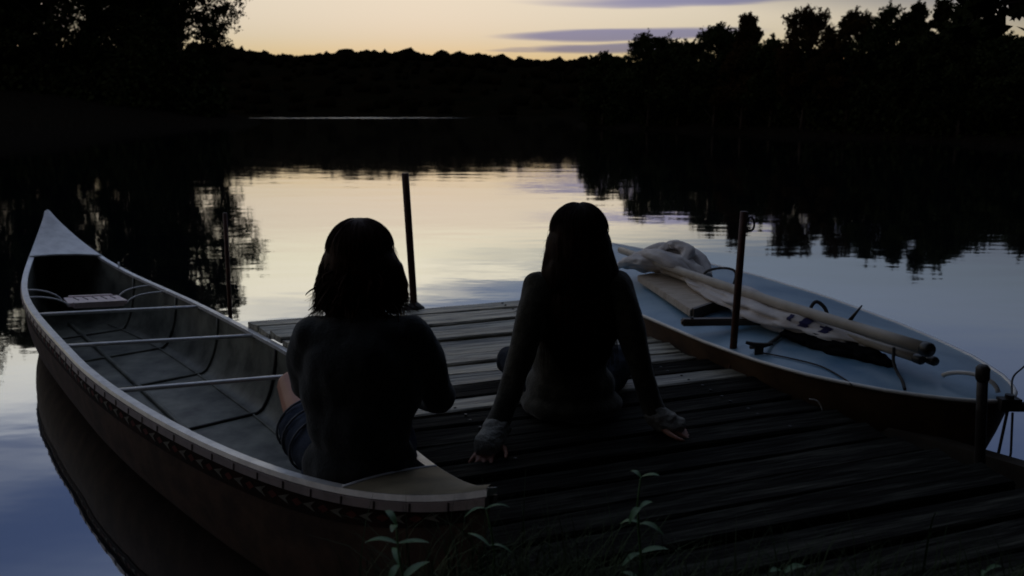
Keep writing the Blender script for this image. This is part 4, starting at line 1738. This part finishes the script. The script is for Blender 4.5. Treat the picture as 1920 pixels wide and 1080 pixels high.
sw = [('e', (.225, 2.90, .425), (.20, .165, .065)), ('e', (.222, 2.905, .49), (.175, .14, .11)), ('e', (.212, 2.88, .60), (.150, .115, .15)), ('e', (.228, 2.835, .76), (.166, .116, .17)),
      ('e', (.238, 2.81, .875), (.145, .085, .07))]
sw += chain(((.100, 2.80, .890), .064), ((.066, 2.745, .79), .058), ((.024, 2.68, .64), .051), ((-.03, 2.615, .50), .042), ((-.052, 2.587, .445), .043))
sw += chain(((.376, 2.80, .890), .064), ((.412, 2.765, .79), .058), ((.455, 2.735, .64), .049), ((.495, 2.72, .50), .040), ((.512, 2.706, .445), .041))
sw += chain(((.238, 2.815, .90), .066), ((.238, 2.82, .935), .058))
obj('sweater', blob_mesh('sweater', shift(sw, PR), .0095, M_knit_olive, 6, wrinkle(.010, 10, 6.2)), pr)
for items, sd in ((chain(((-.050, 2.59, .445), .047), ((-.068, 2.55, .423), .050), ((-.084, 2.51, .409), .044)), 1),
                  (chain(((.512, 2.705, .445), .043), ((.545, 2.695, .425), .046), ((.585, 2.688, .410), .038)), 2)):
    obj('cuff', blob_mesh('cuff', shift(items, PR), .0055, M_cuff, 2, wrinkle(.007, 26, sd, (1, 1, 1.6))), pr)
je = [('e', (.235, 2.93, .465), (.155, .13, .085))]
je += chain(((.16, 2.96, .465), .096), ((.06, 3.12, .49), .084), ((.0, 3.25, .475), .068), ((.10, 3.34, .44), .06), ((.26, 3.36, .425), .046))
je += chain(((.31, 2.96, .465), .096), ((.41, 3.12, .49), .084), ((.465, 3.26, .475), .068), ((.40, 3.36, .445), .06), ((.25, 3.45, .43), .046))
obj('jeans', blob_mesh('jeans', shift(je, PR), .0095, M_jeans, 4, wrinkle(.009, 12, 2.2)), pr)


def hair_right():
    hc = np.array(HR)
    I = [('e', hc + (0, -.012, .022), (.104, .110, .100)), ('e', hc + (0, -.03, -.04), (.120, .092, .12)),
         ('e', hc + (0, -.055, -.14), (.128, .070, .13)), ('e', hc + (.004, -.092, -.27), (.128, .05, .14)),
         ('e', hc + (.008, -.085, -.38), (.115, .045, .12))]
    I += chain((hc + (-.095, -.035, -.06), .032), (hc + (-.110, -.055, -.17), .032), (hc + (-.112, -.075, -.24), .024))
    I += chain((hc + (.095, -.035, -.06), .034), (hc + (.112, -.045, -.13), .038), (hc + (.138, -.055, -.21), .036), (hc + (.150, -.065, -.29), .024))
    me = blob_mesh('hair', shift(I, PR), .006, M_hair_dark, 4,
                   lambda c: .004 * noise.noise(Vector((c.x * 60, c.y * 30, c.z * 3))) * min(1, max(0, (HR[2] + .07 - PR[2] - c.z) / .08)))
    obj('hair', me, pr)
    g2 = np.random.default_rng(9)
    roots = []
    for k in range(800):
        a = g2.uniform(-PI * 1.05, PI * .05)
        ca, sa2 = math.cos(a), math.sin(a)
        p = Vector((HR[0] + ca * .078, HR[1] - .015 + sa2 * .085, HR[2] + g2.uniform(-.04, .03)))
        m_ = Vector((HR[0] + ca * .110, HR[1] - .05 + sa2 * .08, HR[2] - .12))
        e = Vector((HR[0] + .005 + ca * .135 * g2.uniform(.75, 1.08), HR[1] - .085 + sa2 * .055, HR[2] + g2.uniform(-.47, -.26)))
        pts = bez(p, p.lerp(m_, .6) + Vector((ca, sa2, 0)) * .015, m_, e, 9)
        ph = g2.uniform(0, 6)
        pts = [q_ + Vector((.004 * math.sin(ph + i), 0, 0)) for i, q_ in enumerate(pts)]
        roots.append(pts)
    strands('hair_locks', roots, M_hair_dark, pr, .0016)
    crown_locks('crown_hair', HR, M_hair_dark, pr, 16)
    flyaways('loose_hair', HR, .108, .112, -.2, M_hair_dark, pr, 6)


hair_right()


# ------------------------------------------------------------------ plants on the near bank
def leaf_geo(base, d, up, ln, wd, droop=.25, n=6):
    base, d, up = Vector(base), Vector(d).normalized(), Vector(up).normalized()
    sd = d.cross(up).normalized()
    V, F = [], []
    for i in range(n + 1):
        t = i / n
        w_ = wd * (math.sin(PI * min(1, t * .92 + .06)) ** .8) * (1 - .25 * t)
        c = base + d * ln * t + up * (ln * (.18 * t - droop * t * t))
        V += [c - sd * w_ + up * w_ * .25, c, c + sd * w_ + up * w_ * .25]
    for i in range(n):
        a = i * 3
        F += [(a, a + 3, a + 4, a + 1), (a + 1, a + 4, a + 5, a + 2)]
    return V, F


def broad_plant(x, y, z0, h, pairs, ln, wd, label, seed, lean=(0, 0)):
    g2 = random.Random(seed)
    t = thing('leafy_plant', (x, y, z0), label, 'plant', 'leafy plants on the near bank')
    pts = [Vector((x + lean[0] * k / 8 + .006 * math.sin(k * 1.3 + seed), y + lean[1] * k / 8, z0 + h * k / 8)) for k in range(9)]
    tube('stem', pts, list(np.linspace(.0045, .0018, 9)), M_plant, t, 6)
    for k in range(pairs):
        f = .28 + .72 * (k + g2.uniform(-.25, .25) * (0 < k < pairs - 1)) / max(1, pairs - 1)
        p = pts[0].lerp(pts[-1], f)
        a = k * 1.35 + g2.uniform(-.5, .5)
        for s in (0, PI + g2.uniform(-.6, .6)):
            sz = (1.1 - .5 * f) * g2.uniform(.8, 1.15)
            d = (math.cos(a + s), math.sin(a + s), g2.uniform(.05, .4) + .3 * (f > .95))
            V, F = leaf_geo(p, d, (0, 0, 1), ln * sz, wd * sz * .78, g2.uniform(.25, .75))
            obj('leaf', mesh_py('leaf', local(t, V), F, M_plant, True), t)
    return t


broad_plant(-.205, 1.36, .30, .45, 9, .105, .017, 'leafy plant rising in front of the canoe stern band, narrow pale green leaves', 1, (-.005, 0))
broad_plant(.265, 1.50, .30, .47, 7, .07, .015, 'tall thin plant with small pale tip leaves in front of the dock', 2, (.0, .02))
broad_plant(-.70, 1.42, .12, .36, 3, .07, .016, 'small sprout at the lower left beside the canoe hull', 3)
broad_plant(.06, 1.28, .30, .36, 4, .08, .012, 'low dark leaved plant right of the plant by the canoe stern', 4, (.02, 0))
broad_plant(.52, 1.38, .30, .34, 4, .08, .018, 'low plant at the bottom right of centre with one yellowing leaf', 5)
broad_plant(-.02, 1.50, .30, .40, 4, .09, .010, 'drooping plant between the canoe stern and the tall thin plant', 6, (-.03, .02))
broad_plant(.36, 1.30, .30, .30, 4, .09, .016, 'low leafy plant below the tall thin plant at the bottom edge', 8)
broad_plant(.95, 1.45, .30, .30, 4, .09, .012, 'low dark plant in the grass at the bottom right', 9)


def grass_blade(g2, x, y, z, h, V, F):
    a = g2.uniform(0, 6.28)
    lean = g2.uniform(.1, .55) * h
    dx_, dy_ = math.cos(a) * lean, math.sin(a) * lean
    w_ = g2.uniform(.0016, .0036)
    sx_, sy_ = -math.sin(a) * w_, math.cos(a) * w_
    o = len(V)
    for i in range(5):
        t = i / 4
        k = (1 - t * .93)
        cx_, cy_, cz_ = x + dx_ * t * t, y + dy_ * t * t, z + h * (t - .28 * t * t * t)
        V.append((cx_ - sx_ * k, cy_ - sy_ * k, cz_))
        V.append((cx_ + sx_ * k, cy_ + sy_ * k, cz_))
    for i in range(4):
        b = o + i * 2
        F.append((b, b + 1, b + 3, b + 2))


V, F = [], []
g2 = random.Random(12)
for k in range(9500):
    x = g2.uniform(-.75, 3.2)
    ymax = float(np.interp(x, [-.8, -.38, .3, 1.2, 1.75, 2.6, 3.2], [.9, 1.42, 1.70, 1.70, 1.98, 2.15, 2.6]))
    y = ymax - abs(g2.gauss(0, .32))
    zb = float(np.interp(ymax + .13 - y, [0, .15, .4, .75, 1.6], [.05, .22, .45, .64, .70])) - .04
    grass_blade(g2, x, y, zb, g2.uniform(.12, .36), V, F)
for k in range(1500):
    x, y = g2.gauss(.02, .16), g2.gauss(1.5, .09)
    grass_blade(g2, x, y, .34, g2.uniform(.14, .40), V, F)
obj('grass', mesh_np('grass', V, F, M_grass), kind='stuff', label='dark grass growing on the near bank at the bottom of the photo')
# three long blades that catch the sky
for (x, y, h, lx, lab) in ((.98, 1.72, .33, .01, 'upright pale grass blade in front of the dock, right of centre'),
                           (1.16, 1.66, .34, .07, 'curved pale grass blade bending right in front of the dock'),
                           (-.045, 1.62, .36, -.10, 'long green grass blade arching left past the canoe stern')):
    pts = bez((x, y, .28), (x, y, .28 + h * .6), (x + lx * .4, y, .28 + h), (x + lx * 1.3, y - .01, .28 + h * .93), 12)
    V, F = [], []
    for i, p in enumerate(pts):
        k = .0042 * (1 - .85 * i / 12)
        V += [p - Vector((k, 0, 0)), p + Vector((0, k * .5, 0)), p + Vector((k, 0, 0))]
    for i in range(12):
        a = i * 3
        F += [(a, a + 3, a + 4, a + 1), (a + 1, a + 4, a + 5, a + 2)]
    obj('grass_blade', mesh_py('grass_blade', V, F, M_plant, True), label=lab, cat='grass blade', group='long grass blades on the bank')
